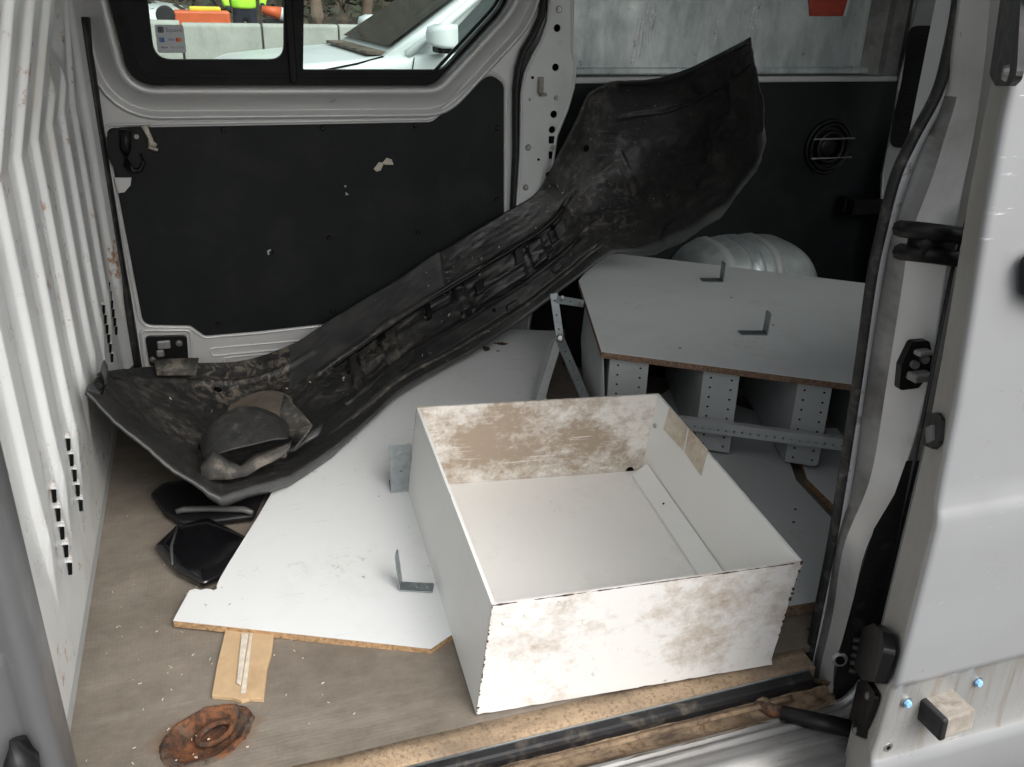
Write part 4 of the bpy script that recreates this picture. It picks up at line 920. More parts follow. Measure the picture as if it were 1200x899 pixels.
for k in range(13):
    t = k/12; rows.append([a_+e2*(.55*t)+e1*(.004-.012*math.sin(t*3.1)), a_+e2*(.55*t)+e1*(.010-.03*math.sin(t*3.1))+Vector((0, 0, .1)), a_+e2*(.55*t)+Vector((0, 0, ztop-.03))])
grid(bm, rows); mk('end_panel', bm, 'steel_grey', su, True, solid=.0015)
bm = B(); box(bm, FL+e1*.40+e2*.46+Vector((0, 0, -.13)), .9, .004, .2, (e1, nf, Vector((0, 0, 1)))); mk('back_panel', bm, 'dark', su)  # coloured near-black to paint the shade deep in the bays
# perforated cross rail in front of the uprights
RP = FL-nf*.014
def onR(x, y): return onP(x, y, RP, nf)
ra0, ra1 = onR(790, 489), onR(988, 515); rb0 = onR(790, 502); hh = (ra0-rb0).length; ru = (ra1-ra0); rl = ru.length; ru.normalize(); rdn = (rb0-ra0); rdn = (rdn-ru*rdn.dot(ru)).normalized(); rnn = ru.cross(rdn).normalized(); rnn = rnn if rnn.dot(nf) > 0 else -rnn
rl += .06
bm = B(); f3 = lambda a, b, d: ra0+ru*a+rdn*b+rnn*d
hs_ = [circ((.012+.0178*k, hh*.60), .0028, 8) for k in range(int((rl-.02)/.0178))]
sheet(bm, [(0, 0), (rl, 0), (rl, hh), (0, hh)], hs_, f3, .0015)
bm2 = B(); sheet(bm2, [(0, 0), (rl, 0), (rl, .014), (0, .014)], [], lambda a, b, d: ra0+ru*a+rnn*(b+.0015)+rdn*d, .0015)
pr_o = empty('perforated_rail', ra0+ru*.1, 'grey perforated steel angle rail crossing in front of the shelf uprights', 'rail')
mk('front_flange', bm, 'steel_grey', pr_o); mk('top_flange', bm2, 'steel_grey', pr_o)
# ---- loose galvanised angle frame by the left end
fr = empty('angle_frame', onY(655, 395, 1.97)+Vector((0, 0, -.15)), 'small galvanised angle frame leaning left of the shelving', 'frame')
def bar(name, a, b, w, parent, n_=Vector((-.3, -1, .2)), th=.002, ang=True, mat='galv'):
    d = (b-a); L = d.length; d.normalize(); n_ = (n_-d*n_.dot(d)).normalized(); s = d.cross(n_)
    bm = B(); k = max(2, int(L/.03))
    sheet(bm, [(0, -w/2), (L, -w/2), (L, w/2), (0, w/2)], [circ((L*(i+.5)/k, 0), .0025, 8) for i in range(k)], lambda p_, q_, dd: a+d*p_+s*q_-n_*dd, th)
    if ang: sheet(bm, [(0, th), (L, th), (L, w*.8), (0, w*.8)], [], lambda p_, q_, dd: a+d*p_+s*(w/2-dd)-n_*q_, th)
    return mk(name, bm, mat, parent)
bar('post', onY(649, 344, 2.03), onY(656, 394, 2.0), .020, fr, Vector((-.5, -1, .1)))
bar('top_bar', onY(653, 351, 2.02), onY(684, 356, 2.05), .020, fr, Vector((0, -1, .3)), ang=False)
bar('leg', onY(656, 396, 1.99), onY(689, 474, 1.80), .022, fr, Vector((-.3, -.8, .6)))
bar('leg', onY(655, 398, 1.995), onY(630, 478, 1.80), .022, fr, Vector((.3, -.8, .6)), mat='steel_grey')
bm = B(); disc(bm, onY(656, 396, 1.975), (-.2, -1, .4), .009, .006, 10, .006); mk('bolt', bm, 'screw', fr)
bm = B(); disc(bm, onY(659, 348, 2.015), (-.2, -1, .2), .004, .004, 10); mk('bolt', bm, 'screw', fr)
# ---- grey board on the floor right of the box
gb = empty('grey_board', (1.0, 1.3, 0), 'grey board lying flat on the floor between the white box and the doorway pillar', 'board')
gp_ = [Vector(q) for q in ((.872, 1.035, .026), (.95, 1.030, .026), (1.06, 1.06, .026), (1.139, 1.245, .026), (1.162, 1.41, .026), (1.30, 1.70, .026), (1.15, 1.95, .026), (.93, 1.80, .026), (.912, 1.5, .026))]
bm = B(); prism(bm, gp_, (0, 0, -.0012)); mk('top_sheet', bm, 'grey_board', gb)
bm = B(); prism(bm, [q+Vector((0, 0, -.0012)) for q in gp_], (0, 0, -.0225)); mk('core', bm, 'chip_edge', gb)
for q in ((932, 597), (930, 612)):
    bm = B(); disc(bm, onZ(*q, .026), (0, 0, 1), .003, .0006, 8); mk('screw_hole', bm, 'dark', gb)
gb2 = empty('dark_edged_board', (1.25, 1.35, 0), 'pale board with brown edge half hidden behind the doorway pillar', 'board')
bm = B(); prism(bm, [Vector(q) for q in ((1.175, 1.20, .018), (1.5, 1.05, .018), (1.7, 1.5, .018), (1.32, 1.66, .018), (1.20, 1.42, .018))], (0, 0, -.0012)); mk('top_sheet', bm, 'board', gb2)
bm = B(); prism(bm, [Vector(q) for q in ((1.175, 1.20, .0168), (1.5, 1.05, .0168), (1.7, 1.5, .0168), (1.32, 1.66, .0168), (1.20, 1.42, .0168))], (0, 0, -.015)); mk('core', bm, 'edge_brown', gb2)
# ---- wheel arch cover
bm = B(); cx, cy = 1.635, 2.5; rows = []
def sup(a, e): return math.copysign(abs(a)**e, a)
for i in range(49):
    u = -1+2*i/48; row = []
    xx = cx+.27*sup(math.sin(u*math.pi/2), .8); fall = max(0, 1-abs((xx-cx)/.2701)**5)**.5
    for j in range(17):
        a = j/16*math.pi/2
        yy = cy-.225*fall**.5*sup(math.cos(a), .5); zz = .28*fall*sup(math.sin(a), .5)
        rib = 0
        for xr in (1.50, 1.585, 1.665):
            rib = max(rib, smooth(.020, .013, abs(xx-xr)))
        row.append((xx, yy-.006*rib*math.cos(a), zz+.006*rib*math.sin(a)))
    rows.append(row)
grid(bm, rows); bmesh.ops.recalc_face_normals(bm, faces=bm.faces); wa = mk('wheel_arch', bm, 'arch_metal', van, True, sub=1)
for xr, w_, mt_ in ((1.515, .018, 'steel_grey'), (1.615, .026, 'galv_sheet'), (1.69, .016, 'steel_grey')):
    bm = B(); rows = []
    for xx in (xr-w_, xr-w_*.9, xr+w_*.9, xr+w_):
        fall = max(0, 1-abs((xx-cx)/.2701)**5)**.5; o_ = .005 if abs(xx-xr) < w_*.95 else -.001
        rows.append([(xx, cy-(.225+o_)*fall**.5*sup(math.cos(j/16*math.pi/2), .5), (.28+o_)*fall*sup(math.sin(j/16*math.pi/2), .5)) for j in range(17)])
    grid(bm, rows); bmesh.ops.recalc_face_normals(bm, faces=bm.faces); mk('strap', bm, mt_, wa, True)

# ---- black mirror pieces on the floor
def lens(name, pix, z0, h, mat, label, bulge=.012, tilt=(0, 0)):
    P = [onZ(a, b, z0+h) for a, b in pix]; c = sum(P, Vector())/len(P)
    L = rpoly([(q.x, q.y) for q in P], .012, 5)
    o = empty(name, (c.x, c.y, 0), label, 'mirror'); bm = B(); rows = []
    for s, z in ((.86, z0), (.97, z0+h*.35), (1.0, z0+h*.75), (.985, z0+h*.95), (.93, z0+h+bulge*.25), (.7, z0+h+bulge*.6), (.35, z0+h+bulge*.92), (.02, z0+h+bulge)):
        rows.append([bm.verts.new((c.x+(q[0]-c.x)*s, c.y+(q[1]-c.y)*s, max(.001, z+tilt[0]*(q[0]-c.x)*s+tilt[1]*(q[1]-c.y)*s))) for q in L])
    m_ = len(L)
    for i in range(len(rows)-1):
        for k in range(m_): bm.faces.new((rows[i][k], rows[i][(k+1) % m_], rows[i+1][(k+1) % m_], rows[i+1][k]))
    return o, bm
o, bm = lens('mirror_cover', ((181, 638), (206, 615), (243, 605), (301, 634), (262, 671), (238, 684), (206, 668)), .004, .018, 'gloss_black', 'glossy black wing mirror cover lying on the floor beside the white board', .007)
mk('cover', bm, 'gloss_black', o, True)
bm = B(); tube(bm, [onZ(208, 617, .024), onZ(201, 640, .026), onZ(202, 662, .023)], [.0025, .0035, .002], 6); mk('edge_crease', bm, 'bumper_skin', o, True)
o, bm = lens('mirror_housing', ((176, 578), (190, 565), (280, 552), (318, 560), (298, 604), (250, 610), (212, 612), (192, 600)), .002, .020, 'gloss_black', 'black mirror housing half hidden beneath the bumper corner', .006)
mk('housing', bm, 'black_plastic', o, True)
bm = B(); tube(bm, [onZ(206, 600, .033), onZ(215, 597, .035), onZ(250, 596, .036), onZ(285, 597, .035), onZ(296, 601, .033)], [.004, .008, .008, .008, .004], 8, ry=.006); mk('grip_bar', bm, 'bumper_skin', o, True)

# ---- the bumper: inner side up, left corner on the floor, right corner propped against the pillar
ST = [((118, 437, 1.88), (100, 460, 1.64), .0), ((146, 433, 2.17), (150, 505, 1.62), .06), ((212, 427, 2.30), (205, 552, 1.58), .10), ((280, 424, 2.36), (258, 583, 1.55), .12), ((340, 405, 2.42), (335, 560, 1.65), .10), ((400, 368, 2.45), (407, 512, 1.80), .06),
      ((460, 332, 2.46), (470, 457, 2.00), .04), ((520, 292, 2.46), (540, 418, 2.17), .02), ((590, 250, 2.455), (610, 374, 2.27), .01), ((630, 226, 2.45), (665, 332, 2.27), .03), ((652, 188, 2.43), (712, 297, 2.26), .07), ((684, 122, 2.42), (758, 290, 2.20), .12), ((712, 99, 2.40), (800, 270, 2.10), .15), ((768, 93, 2.35), (852, 237, 1.98), .15), ((828, 71, 2.20), (893, 188, 1.88), .10), ((880, 44, 2.00), (896, 150, 1.86), .03)]
STn = [np.array([*a, *b, c]) for a, b, c in ST]
def bump_pt(u, v):
    s = crom(STn, u)
    if 2 < u < 4 or u > 12:
        k_ = min(int(u), 14); ln_ = STn[k_]+(STn[k_+1]-STn[k_])*(u-k_); s = s+(ln_-s)*.9*np.array([0, 0, 0, 1, 1, 1, 0])
    px = s[0]+(s[3]-s[0])*v; py = s[1]+(s[4]-s[1])*v; y = s[2]+(s[5]-s[2])*v+s[6]*4*v*(1-v)
    # cross-section: lip, shallow channel and ridge along the middle beam
    w = smooth(4.3, 5.2, u)*(1-smooth(9.2, 10.2, u))
    ch = smooth(.35, .375, v)-smooth(.685, .71, v); rg = smooth(.72, .74, v)-smooth(.87, .89, v); fl = smooth(.31, .325, v)-smooth(.345, .36, v)
    y += w*(.045*ch-.018*rg-.012*fl)
    return onY(px, py, min(y, 2.485))
NU, NV = 460, 96
PT = [[bump_pt(15*i/NU, j/NV) for j in range(NV+1)] for i in range(NU+1)]
def bnorm(i, j):
    a = PT[min(i+3, NU)][j]-PT[max(i-3, 0)][j]; b = PT[i][min(j+3, NV)]-PT[i][max(j-3, 0)]; n_ = a.cross(b)
    n_.normalize(); return n_ if n_.y < 0 else -n_
def bp(u, v, h=0.):
    i, j = min(NU, max(0, int(round(u/15*NU)))), min(NV, max(0, int(round(v*NV)))); return PT[i][j]+bnorm(i, j)*h
bum = empty('bumper', (.35, 2.1, .04), 'large dirty black plastic bumper lying diagonally, inner side out, across the load space', 'bumper')
bm = B(); rows = []
for i in range(NU+1):
    u = 15*i/NU; row = []
    for j in range(NV+1):
        v = j/NV; d = 0
        d += .004*nz((u*.9, v*3, 1), 1.7)+.0016*nz((u*6, v*22, 2), 1)
        w = smooth(4.6, 5.2, u)*(1-smooth(9.0, 9.8, u))
        # webs across the channel
        if .38 < v < .72 and w > 0:
            for uc, wc, hc in ((5.2, .05, .018), (5.85, .10, .012), (7.15, .06, .02), (8.55, .16, .014)): d += hc*w*smooth(wc+.03, wc, abs(u-uc-.35*(v-.5)))
            for uc, vc, lu, lv in ((5.55, .62, .22, .04), (6.5, .44, .5, .035), (7.8, .60, .45, .05), (9.1, .48, .15, .06)): d -= .016*w*smooth(lu+.03, lu, abs(u-uc))*smooth(lv+.015, lv, abs(v-vc))
            d += .006*w*nz((u*2.2, v*9, 5), 1.6)
        # right corner: pressed panels and a crease
        if u > 10.4:
            d += .010*smooth(.015, .0, abs(v-.22-.02*(u-12)))*(1-smooth(14.6, 15, u))*smooth(11.6, 12.2, u)
            d -= .006*smooth(.36, .44, v)*(1-smooth(.80, .85, v))*smooth(11.4, 11.55, u)*(1-smooth(13.3+.0*v, 13.42, u+.9*(v-.5)))
            d += .004*smooth(10.55, 10.75, u)*(1-smooth(11.15, 11.25, u))*smooth(.42, .46, v)*(1-smooth(.8, .84, v))
        if u > 6.9 and u < 10: d -= .010*smooth(6.9, 6.95, u)*(1-smooth(9.2, 10, u))*(1-smooth(.30, .34, v))
        if u > 9.2: d += .010*nz((u*1.2, v*4, 9), 1.3)*smooth(9.2, 10, u)
        # left corner shelf line
        if u < 4.5: d += .008*smooth(.03, .0, abs(v-.16))*smooth(.4, .9, u)
        row.append(PT[i][j]+bnorm(i, j)*d)
    rows.append(row)
# rim: fold the front edge outward so the outer skin shows
for i in range(NU+1):
    u = 15*i/NU; n_ = bnorm(i, NV)
    e = rows[i][NV]; inw = (rows[i][NV]-rows[i][NV-5]).normalized()
    w = .018+.020*smooth(2.2, 3.2, u)*(1-smooth(4.6, 5.4, u))+.030*smooth(10.5, 11.5, u)*(1-smooth(14, 15, u))
    dn_ = Vector((0, .25, -1)).normalized()
    rows[i] += [e+inw*.003+dn_*.003, e+inw*.002+dn_*w*.5+Vector((0, .004, 0)), e+dn_*w+Vector((0, .02, 0))]
    n0 = bnorm(i, 0); t0_ = rows[i][0]; back = Vector((0, .6, .2)).normalized()*min(.012, .012)
    rows[i] = [t0_+Vector((0, .010, -.016)), t0_+Vector((0, .006, -.002))]+rows[i]
grid(bm, rows, lambda i, j: 1 if j >= NV+1 else (2 if (j <= 32 and 122 < i < 212) else 0))
bmesh.ops.recalc_face_normals(bm, faces=bm.faces)
mk('shell', bm, ['bumper', 'bumper_skin', 'bumper_skin'], bum, True, solid=.0035)
# long rail along the beam, clips, holes
def strip_on(name, u0, u1, v0, v1, r, h, mat, n=40, ry=None):
    bm = B(); tube(bm, [bp(u0+(u1-u0)*i/n, v0+(v1-v0)*i/n, h+.002*nz((i, 1, 2), .7)) for i in range(n+1)], r, 6, ry=ry); return mk(name, bm, mat, bum, True)
strip_on('stiffener', 4.8, 9.6, .36, .34, .006, .003, 'black_plastic')
strip_on('stiffener', 5.0, 9.9, .74, .70, .009, .003, 'bumper')
strip_on('stiffener', 5.1, 10.0, .90, .92, .006, .004, 'mud', ry=.004)
for (u, v, su_, sv, h) in ((5.2, .50, .05, .03, .02), (5.75, .44, .03, .05, .018), (6.6, .48, .02, .05, .02), (7.45, .52, .03, .04, .02), (8.15, .45, .03, .05, .02), (8.75, .58, .05, .02, .018), (9.25, .50, .04, .04, .016), (6.1, .82, .03, .02, .014), (7.9, .84, .04, .02, .014), (8.9, .80, .03, .02, .014)):
    bm = B(); c = bp(u, v, h*.5); t_ = (bp(u+.2, v)-bp(u-.2, v)).normalized(); w_ = (bp(u, v+.06)-bp(u, v-.06)).normalized(); n_ = t_.cross(w_)
    box(bm, c, su_, sv, h, (t_, w_, n_)); mk('clip', bm, 'black_plastic' if h > .017 else 'bumper', bum, bevel=.003)
for (u, v, r) in ((2.68, .22, .013), (10.62, .20, .011), (8.55, .60, .008), (9.1, .42, .008), (7.6, .78, .006), (12.9, .90, .008)):
    i, j = int(u/15*NU), int(v*NV); bm = B(); disc(bm, bp(u, v, .003), bnorm(i, j), r, .002, 16); mk('hole', bm, 'dark', bum)
    if r > .01:
        bm = B(); c = bp(u, v, .005); s_ = bnorm(i, j).orthogonal().normalized(); w2_ = bnorm(i, j).cross(s_)
        tube(bm, [c+(s_*math.cos(k/16*6.283)+w2_*math.sin(k/16*6.283))*r for k in range(16)], .0018, 6, closed=True); mk('hole_rim', bm, 'bumper', bum, True)
# hooked end tab against the bulkhead, mounting tab at the back
bm = B(); P_ = [onY(a, b, y) for a, b, y in ((100, 460, 1.64), (112, 470, 1.70), (120, 458, 1.76), (121, 440, 1.80), (117, 432, 1.82))]
rows = [[q+Vector((0, 0, -.004)), q+Vector((.004, .03, .002)), q+Vector((.002, .06, -.006))] for q in P_]; grid(bm, rows); mk('end_hook', bm, 'bumper_skin', bum, True, solid=.004)
bm = B(); rows = [[onY(a, b, 2.24), onY(c_, d_, 2.20)] for a, b, c_, d_ in ((180, 423, 184, 440), (200, 421, 206, 440), (222, 420, 222, 440), (233, 420, 229, 442))]; grid(bm, rows); mk('mounting_tab', bm, 'mud', bum, True, solid=.005)
bm = B(); box(bm, bp(1.02, .95, .003), .024, .012, .004, ((bp(1.2, .95)-bp(.9, .95)).normalized(), (bp(1.02, 1)-bp(1.02, .85)).normalized(), bnorm(31, 91))); mk('moulded_mark', bm, 'mud', bum)
# lamp housing bowl in the left corner
def lw(px, py, y): return onY(px, py, y)
bm = B(); rows = []
A_ = [(232, 535), (240, 510), (258, 490), (278, 478), (300, 478), (320, 488), (335, 502), (340, 515)]
Bq = [(238, 545), (250, 535), (265, 530), (280, 526), (300, 522), (315, 517), (328, 515), (340, 516)]
for (a, b), (c_, d_) in zip(A_, Bq):
    p0 = lw(a, b, 1.93-.0006*abs(a-285)); p1 = lw(c_, d_, 1.72); row = []
    for k in range(9):
        t = k/8; q = p0.lerp(p1, t); q += Vector((0, .3, 1)).normalized()*(.035*math.sin(t*3.14)); row.append(q)
    rows.append(row)
grid(bm, rows); mk('lamp_bowl', bm, 'bumper', bum, True, solid=.003, sub=1)
bm = B(); tube(bm, [lw(a, b, 1.925-.0006*abs(a-285)) for a, b in A_], .0035, 6); mk('bowl_rim', bm, 'mud', bum, True)
bm = B(); rows = []
for a, b, c_, d_ in ((236, 540, 237, 562), (250, 528, 250, 562), (268, 540, 270, 562), (280, 545, 290, 558), (300, 532, 305, 548), (325, 524, 322, 540), (342, 518, 335, 532)):
    q0, q1 = lw(a, b, 1.72), lw(c_, d_, 1.66); rows.append([q0, q0.lerp(q1, .5)+Vector((0, -.02, .012)), q1])
grid(bm, rows); mk('bowl_flange', bm, 'mud', bum, True, solid=.005)
bm = B(); rows = []
for a, b, c_, d_ in ((333, 463, 328, 482), (340, 470, 328, 490), (352, 482, 336, 508), (366, 498, 350, 522), (362, 505, 345, 526)):
    rows.append([lw(a, b, 1.93-.004*(b-463)), lw((a+c_)/2, (b+d_)/2, 1.90-.004*(b-463)), lw(c_, d_, 1.87-.004*(b-463))])
grid(bm, rows); mk('bowl_bracket', bm, 'mud', bum, True, solid=.004)
bm = B(); rows = []
for a, b, c_, d_ in ((345, 520, 328, 530), (360, 508, 345, 528), (370, 500, 358, 518), (380, 497, 372, 510)):
    rows.append([lw(a, b, 1.80), lw(c_, d_, 1.76)])
grid(bm, rows); mk('bowl_strut', bm, 'bumper_skin', bum, True, solid=.006)
bm = B(); disc(bm, lw(331, 533, 1.70), (-.1, -1, .8), .010, .008, 12, .007); mk('boss', bm, 'mud', bum, True)

# ---- loose chips of wood on the floor
bm = B()
for k in range(95):
    x = rnd.uniform(-.25, .9); y = rnd.uniform(1.0, 1.9) if k % 3 else rnd.uniform(1.0, 1.35)
    if k < 80: x = rnd.uniform(-.26, .12)
    l_, w_ = rnd.uniform(.0012, .0055), rnd.uniform(.0005, .0014); a = rnd.uniform(0, 3.14)
    box(bm, (x, y, .0012), l_, w_, .0012, (Vector((math.cos(a), math.sin(a), rnd.uniform(-.1, .1))).normalized(), Vector((-math.sin(a), math.cos(a), 0)), Vector((0, 0, 1))))
mk('wood_chips', bm, 'foam', kind='stuff', label='pale wood chips scattered over the brown floor mat', cat='debris')
bm = B()
for k in range(70):
    u, v = rnd.uniform(1, 9.8), rnd.uniform(.05, .95); c = bp(u, v, .006); r = rnd.uniform(.0012, .004)
    box(bm, c, r*2, r, r, (Vector((rnd.uniform(-1, 1), .3, rnd.uniform(-1, 1))).normalized(),)*1+(Vector((0, 1, 0)), Vector((0, 0, 1))))
mk('bumper_crumbs', bm, 'foam', kind='stuff', label='light crumbs of dirt lying on the black bumper', cat='debris')

# ================================================================== OUTSIDE, seen through the far window
# ---- concrete barrier blocks
top = onY(270, 26, 12.0)
bxs = [onY(211, 26, 12.0).x, onY(307, 29, 12.0).x]
wbl = bxs[1]-bxs[0]; hb = top.z-GZ
names = ('pale concrete barrier block at the left end of the row', 'pale concrete barrier block second from the left, behind the sticker window', 'pale concrete barrier block left of the white pickup', 'pale concrete barrier block partly behind the white pickup bonnet', 'pale concrete barrier block mostly behind the white pickup', 'pale concrete barrier block hidden past the pickup cabin')
for k in range(-1, 3):
    x0 = bxs[0]+wbl*k; dz = rnd.uniform(-.02, .02); dy = rnd.uniform(-.03, .03); bm = B(); P_ = []
    prof = [(0, 0), (.12, .10), (.20, .16), (.25, hb+dz-.03), (.28, hb+dz), (.44, hb+dz), (.47, hb+dz-.03), (.52, .16), (.60, .10), (.72, 0)]
    prism(bm, [Vector((x0+.012, 11.85+a+dy, GZ+b)) for a, b in prof], (wbl-.024, 0, 0)); o = mk('concrete_block', bm, 'concrete', bevel=.012, label=names[k+1], cat='barrier', group='concrete barrier blocks beyond the window')
# ---- pickup
def loft(bm, secs, n=20):
    """secs: (x, halfwidth, z0, z1, cornerradius)"""
    rings = []
    for x, hw, z0, z1, r in secs:
        L = rpoly([(-hw, z0), (hw, z0), (hw*.985, z1), (-hw*.985, z1)], [r*.6, r*.6, r, r], 5); rings.append([bm.verts.new((x, a, b)) for a, b in L])
    m_ = len(rings[0])
    for i in range(len(rings)-1):
        for k in range(m_): bm.faces.new((rings[i][k], rings[i][(k+1) % m_], rings[i+1][(k+1) % m_], rings[i+1][k]))
    bm.faces.new(rings[0][::-1]); bm.faces.new(rings[-1]); bmesh.ops.recalc_face_normals(bm, faces=bm.faces)
def make_pickup(name, label):
    """local frame: front at x=0, tail at +x, near flank at -y, ground z=0"""
    o = empty(name, (0, 0, 0), label, 'car')
    bm = B(); loft(bm, [(0, .74, .45, .96, .10), (.06, .82, .38, 1.08, .12), (.25, .90, .34, 1.14, .10), (.7, .925, .34, 1.185, .09), (1.25, .93, .34, 1.225, .08), (1.5, .93, .34, 1.24, .05), (2.4, .93, .34, 1.25, .05), (3.3, .93, .36, 1.25, .05), (5.15, .92, .42, 1.25, .05), (5.25, .88, .5, 1.2, .05)])
    mk('body', bm, 'white_car', o, True, bevel=.01)
    bm = B(); rows = [(1.15, .80, 1.14), (1.45, .80, 1.30), (1.95, .70, 1.66), (2.2, .66, 1.74), (2.9, .66, 1.76), (3.25, .70, 1.66), (3.42, .80, 1.16)]
    loft(bm, [(1.12, .84, 1.16, 1.20, .01), (1.5, .81, 1.16, 1.44, .05), (1.98, .72, 1.16, 1.75, .08), (2.25, .69, 1.16, 1.83, .09), (2.95, .69, 1.16, 1.84, .09), (3.25, .71, 1.16, 1.75, .08), (3.42, .79, 1.16, 1.25, .02)]); mk('cabin', bm, 'white_car', o, True)
    bm = B(); quad(bm, (1.20, -.76, 1.285), (1.20, .76, 1.285), (1.93, .64, 1.755), (1.93, -.64, 1.755)); mk('windscreen', bm, 'car_glass', o)
    for s in (-1, 1):
        for pts in (((1.52, .838, 1.265), (2.30, .838, 1.265), (2.30, .715, 1.73), (2.02, .73, 1.70)), ((2.38, .838, 1.265), (3.22, .838, 1.265), (3.08, .725, 1.69), (2.38, .715, 1.73))):
            bm = B(); prism(bm, [Vector((a, b*s, c_)) for a, b, c_ in pts], (0, .004*s, 0)); mk('side_window', bm, 'car_glass', o)
        bm = B(); tube(bm, [(1.30, .88*s, 1.235), (1.50, .84*s, 1.36), (2.0, .745*s, 1.72), (2.3, .725*s, 1.78), (3.0, .725*s, 1.78)], .030, 8); mk('window_trim', bm, 'white_car', o, True)
        bm = B(); loft(bm, [(1.40, .04, -.02, .03, .012), (1.42, .09, -.055, .06, .03), (1.48, .115, -.07, .08, .045), (1.58, .11, -.07, .08, .03)]);
        for v in bm.verts: v.co = Vector((v.co.x, v.co.y+1.05*s, v.co.z+1.36))
        mr = mk('door_mirror', bm, 'white_car', o, True)
        bm = B(); box(bm, (1.53, .96*s, 1.275), .10, .16, .05); mk('mirror_base', bm, 'black_plastic', mr, bevel=.015)
        bm = B(); prism(bm, [Vector((a, .934*s, c_)) for a, c_ in ((.92, 1.02), (.98, 1.055), (1.22, 1.06), (1.22, .99), (.97, .98))], (0, .008*s, 0)); vt = mk('fender_vent', bm, 'black_plastic', o)
        bm = B(); tube(bm, [(.93, .945*s, 1.02), (.99, .945*s, 1.055), (1.21, .945*s, 1.06)], .006, 6); mk('vent_trim', bm, 'rim', vt)
        bm = B(); tube(bm, [(1.30, .929*s, .40), (1.30, .931*s, 1.0), (1.34, .928*s, 1.22)], .004, 4); mk('door_seam', bm, 'dark', o)
        bm = B(); tube(bm, [(.22, .895*s, 1.09), (.6, .922*s, 1.12), (.95, .905*s, 1.18), (1.14, .86*s, 1.222)], .006, 4); mk('bonnet_seam', bm, 'dark', o)
        bm = B(); loft(bm, [(.0, .06, 0, .14, .03), (.12, .10, .0, .18, .04), (.34, .04, .10, .20, .02)], 8)
        for v in bm.verts: v.co = Vector((v.co.x+.02, v.co.y+.80*s+(.05*s if v.co.x > .2 else 0), v.co.z+.86))
        mk('headlight', bm, 'lamp', o, True)
        for xw in (.95, 4.1):
            bm = B(); disc(bm, (xw, .72*s, .38), (0, s, 0), .38, .22, 28); wl = mk('wheel', bm, 'tyre', o, bevel=.03)
            bm = B(); disc(bm, (xw, .93*s, .38), (0, s, 0), .25, .02, 20, .2); mk('rim', bm, 'rim', wl)
    bm = B(); box(bm, (.015, 0, .72), .06, 1.1, .22); mk('grille', bm, 'black_plastic', o, bevel=.02)
    bm = B(); box(bm, (1.13, 0, 1.235), .16, 1.5, .02); mk('cowl', bm, 'soil', o, bevel=.005)
    return o
def copy_tree(o, parent=None):
    c = o.copy(); COL.objects.link(c); c.parent = parent
    for ch in o.children: copy_tree(ch, c)
    return c
pk = make_pickup('pickup_truck', 'white pickup truck parked right outside the far window')
A_ = math.radians(3)
mw = onY(516, 42, 6.2); pk.rotation_euler = (0, 0, A_)
loc = Vector((1.49, -1.05, 1.365)); loc.rotate(Matrix.Rotation(A_, 3, 'Z')); pk.location = Vector((mw.x, mw.y, GZ))-Vector((loc.x, loc.y, 0)); pk.location.z = mw.z-1.365
pk2 = copy_tree(pk); pk2.name = 'parked_car'; pk2['label'] = 'white car front far behind the barrier at the window left edge'
c = onY(186, 10, 17); pk2.location = (c.x, c.y+.5, GZ+.05); pk2.rotation_euler = (0, 0, math.radians(128))
# ---- orange machine, person, rubble, branches
c = onY(236, 16, 13.5); mc = empty('orange_machine', (c.x, c.y, GZ), 'orange machine with yellow cover behind the barrier', 'machine')
bm = B(); box(bm, (c.x, c.y, c.z-.06), .72, .5, .20); mk('body', bm, 'orange_metal', mc, bevel=.03)
bm = B(); box(bm, (c.x+.05, c.y-.05, c.z+.06), .40, .3, .06); mk('cover', bm, 'yellow', mc, bevel=.02)
bm = B(); box(bm, (c.x, c.y, GZ+(c.z-.16-GZ)/2), .8, .5, c.z-.16-GZ); mk('chassis', bm, 'tyre', mc, bevel=.02)
bm = B(); disc(bm, (c.x-.45, c.y-.2, c.z-.02), (0, -1, 0), .12, .12, 18); mk('drum', bm, 'tyre', mc, bevel=.02)
c = onY(327, 18, 13.2); cn = empty('orange_barrier_bar', (c.x, c.y, GZ), 'orange and white bar lying on rubble near the window divider', 'bar')
bm = B(); tube(bm, [(c.x-.22, c.y, c.z+.07), (c.x+.02, c.y, c.z+.02)], [.05, .09], 10); mk('orange_end', bm, 'orange_metal', cn, True)
bm = B(); tube(bm, [(c.x+.02, c.y, c.z+.02), (c.x+.3, c.y, c.z-.06)], [.09, .07], 10); mk('white_end', bm, 'white_trim', cn, True)
bm = B(); box(bm, (c.x, c.y+.1, (GZ+c.z-.05)/2), .4, .2, c.z-.05-GZ); mk('base', bm, 'tyre', cn, bevel=.02)
